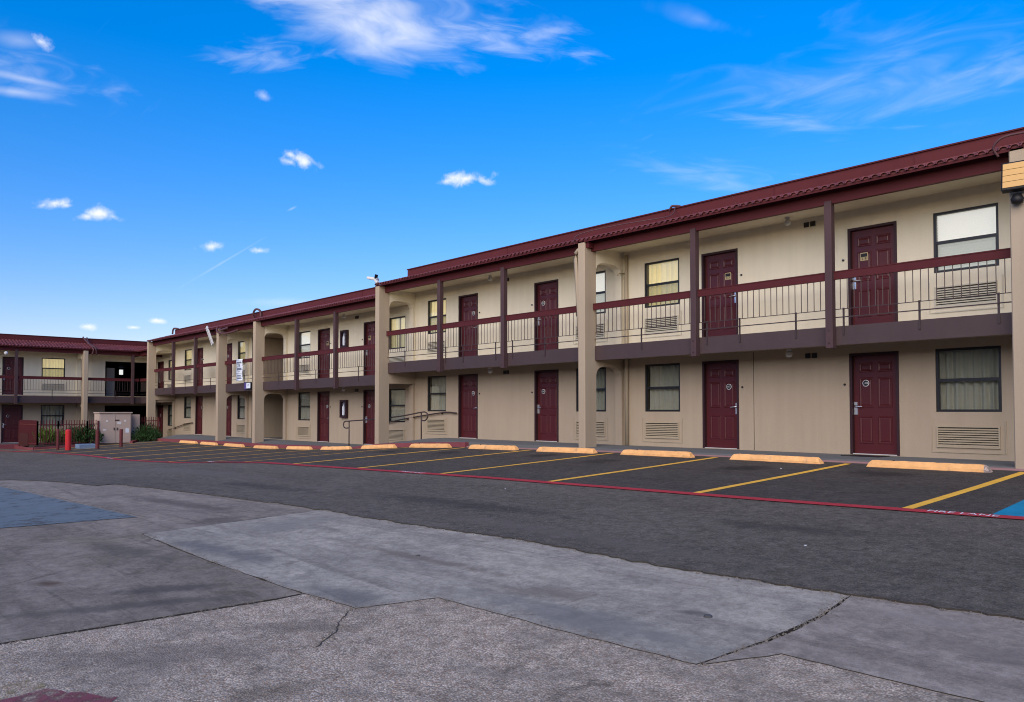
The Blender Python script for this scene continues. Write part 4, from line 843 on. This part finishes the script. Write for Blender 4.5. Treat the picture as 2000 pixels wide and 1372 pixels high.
# plants
def plant(name, x, y, z, label, n, h, spread, lw, ll, mats, seed, upright=.5, cat='shrub'):
    rnd = random.Random(seed); p = empty(name, (x, y, z)); tag(p, label, cat, 'shrubs in the planted corner')
    m = MB(); st = MB()
    for i in range(9):
        a = rnd.uniform(0, 6.28); r = spread*rnd.uniform(.1, .6); st.tube([(0, 0, -.05), (r*.4*math.cos(a), r*.4*math.sin(a), h*.35), (r*math.cos(a), r*math.sin(a), h*rnd.uniform(.6, .85))], [.018, .012, .005], 5)
    for i in range(n):
        a = rnd.uniform(0, 6.28); rr = rnd.random()**.6*spread; top = h*(1-.45*(rr/spread)**2)*rnd.uniform(.55, 1.08); zz = top*rnd.random()**.55
        c = Vector((rr*math.cos(a), rr*math.sin(a), zz)); d = Vector((math.cos(a)*rnd.uniform(0, 1)+rnd.uniform(-.6, .6), math.sin(a)*rnd.uniform(0, 1)+rnd.uniform(-.6, .6), upright+rnd.uniform(-.5, .9))).normalized()
        s = d.cross(Vector((rnd.uniform(-1, 1), rnd.uniform(-1, 1), rnd.uniform(-1, 1)))).normalized()*lw*rnd.uniform(.6, 1.2); l = ll*rnd.uniform(.6, 1.3); k = d.cross(s).normalized()*l*.12
        m.add([c, c+d*l*.5+s+k, c+d*l, c+d*l*.5-s+k], [(0, 1, 2, 3)])
    m.build('foliage', mats, p); st.build('stems', 'stem', p)
plant('shrub', -38.6, -7.0, -.86, 'pale yellow-green spiky shrub behind the fence panel', 520, .85, .55, .022, .34, 'leaf_lime', 1, 1.3)
plant('shrub', -39.2, -6.2, -.86, 'mid green shrub behind the bright red bollard', 700, .75, .7, .03, .16, 'leaf_lime', 2, .6)
plant('shrub', -38.6, -5.2, -.86, 'dark green bushy shrub left of the electrical cabinet', 1100, 1.0, .75, .035, .17, 'leaf_dark', 3, .6)
plant('shrub', -40.0, -5.4, -.86, 'tall dark shrub close to the wing wall left of the cabinet', 800, 1.0, .7, .035, .17, 'leaf_dark', 4, .6)
plant('shrub', -38.8, -2.15, -.86, 'dark green rounded shrub right of the utility box', 1300, .95, .75, .03, .14, 'leaf_dark', 5, .7)
plant('shrub', -39.9, -1.55, -.80, 'dark green shrub at the foot of the end column', 900, .95, .6, .03, .14, 'leaf_dark', 6, .7)
# loose grit gathered along joints and the broken asphalt edge: nobody could count it
gr_ = MB(); rnd = random.Random(77)
def grit(pts, n, spread, dz):
    P = [Vector(q) for q in pts]; Ls = [(b-a).length for a, b in zip(P, P[1:])]
    for i in range(n):
        t = rnd.uniform(0, sum(Ls)); k = 0
        while t > Ls[k] and k < len(Ls)-1: t -= Ls[k]; k += 1
        q = P[k].lerp(P[k+1], t/Ls[k]); x, y = q.x+rnd.gauss(0, spread), q.y+rnd.gauss(0, spread); r = rnd.uniform(.003, .011)*(1.6 if rnd.random() < .08 else 1); z = g(x, y)+dz; a = rnd.uniform(0, 6.3)
        v = [(x+r*rnd.uniform(.7, 1.2)*math.cos(a+k2*2.09), y+r*rnd.uniform(.7, 1.2)*math.sin(a+k2*2.09), z-.002) for k2 in range(3)]+[(x, y, z+r*rnd.uniform(.5, .9))]
        gr_.add(v, [(0, 1, 3), (1, 2, 3), (2, 0, 3)])
grit([(5.0, -10.75), (5.115, -11.42), (5.12, -12.09), (5.05, -12.72)], 420, .025, -.014); grit([(1.67, -13.6), (1.3, -15.57), (1.1, -16.5)], 380, .03, -.016); grit([(-2.62, -13.44), (.02, -13.52), (1.68, -13.5), (2.42, -13.44), (2.66, -12.83), (5.04, -12.73)], 700, .03, -.014)
grit(EDGE[3:12], 1400, .04, -.010); grit([(2.43, -13.47), (2.85, -13.85), (3.05, -14.12)], 160, .03, -.018); grit([(-3, -10.0), (6, -9.6)], 300, .6, 0)
tag(gr_.build('grit', 'stone_mix'), 'loose grit along the pavement joints and asphalt edge', 'grit', kind='stuff')
# small bits lying about
for i, (x, y, s, mt, lb) in enumerate(((3.9, -9.3, .014, 'litter', 'small white paper scrap on the dark asphalt near the concrete edge'), (-2.0, -8.0, .011, 'litter', 'tiny white scrap on the asphalt lane'), (1.2, -12.0, .022, 'stone', 'small dark stone on the light concrete slab'), (4.55, -11.9, .03, 'stone', 'flat dark pebble on the light concrete slab near its right edge'), (.2, -3.2, .02, 'litter', 'pale scrap of paper inside a parking bay'))):
    rnd = random.Random(50+i); m = MB(); n = 7; top = [(s*rnd.uniform(.6, 1.1)*math.cos(6.28*k/n), s*rnd.uniform(.6, 1.1)*math.sin(6.28*k/n), s*rnd.uniform(.3, .6)) for k in range(n)]
    m.add(top+[(q[0]*1.2, q[1]*1.2, -.004) for q in top], [tuple(range(n))]+[(k, (k+1) % n, n+(k+1) % n, n+k) for k in range(n)])
    tag(m.build('paper_scrap' if mt == 'litter' else 'pebble', mt, None, (x, y, g(x, y)-(.014 if y < -10.9 else 0))), lb, 'litter' if mt == 'litter' else 'stone')
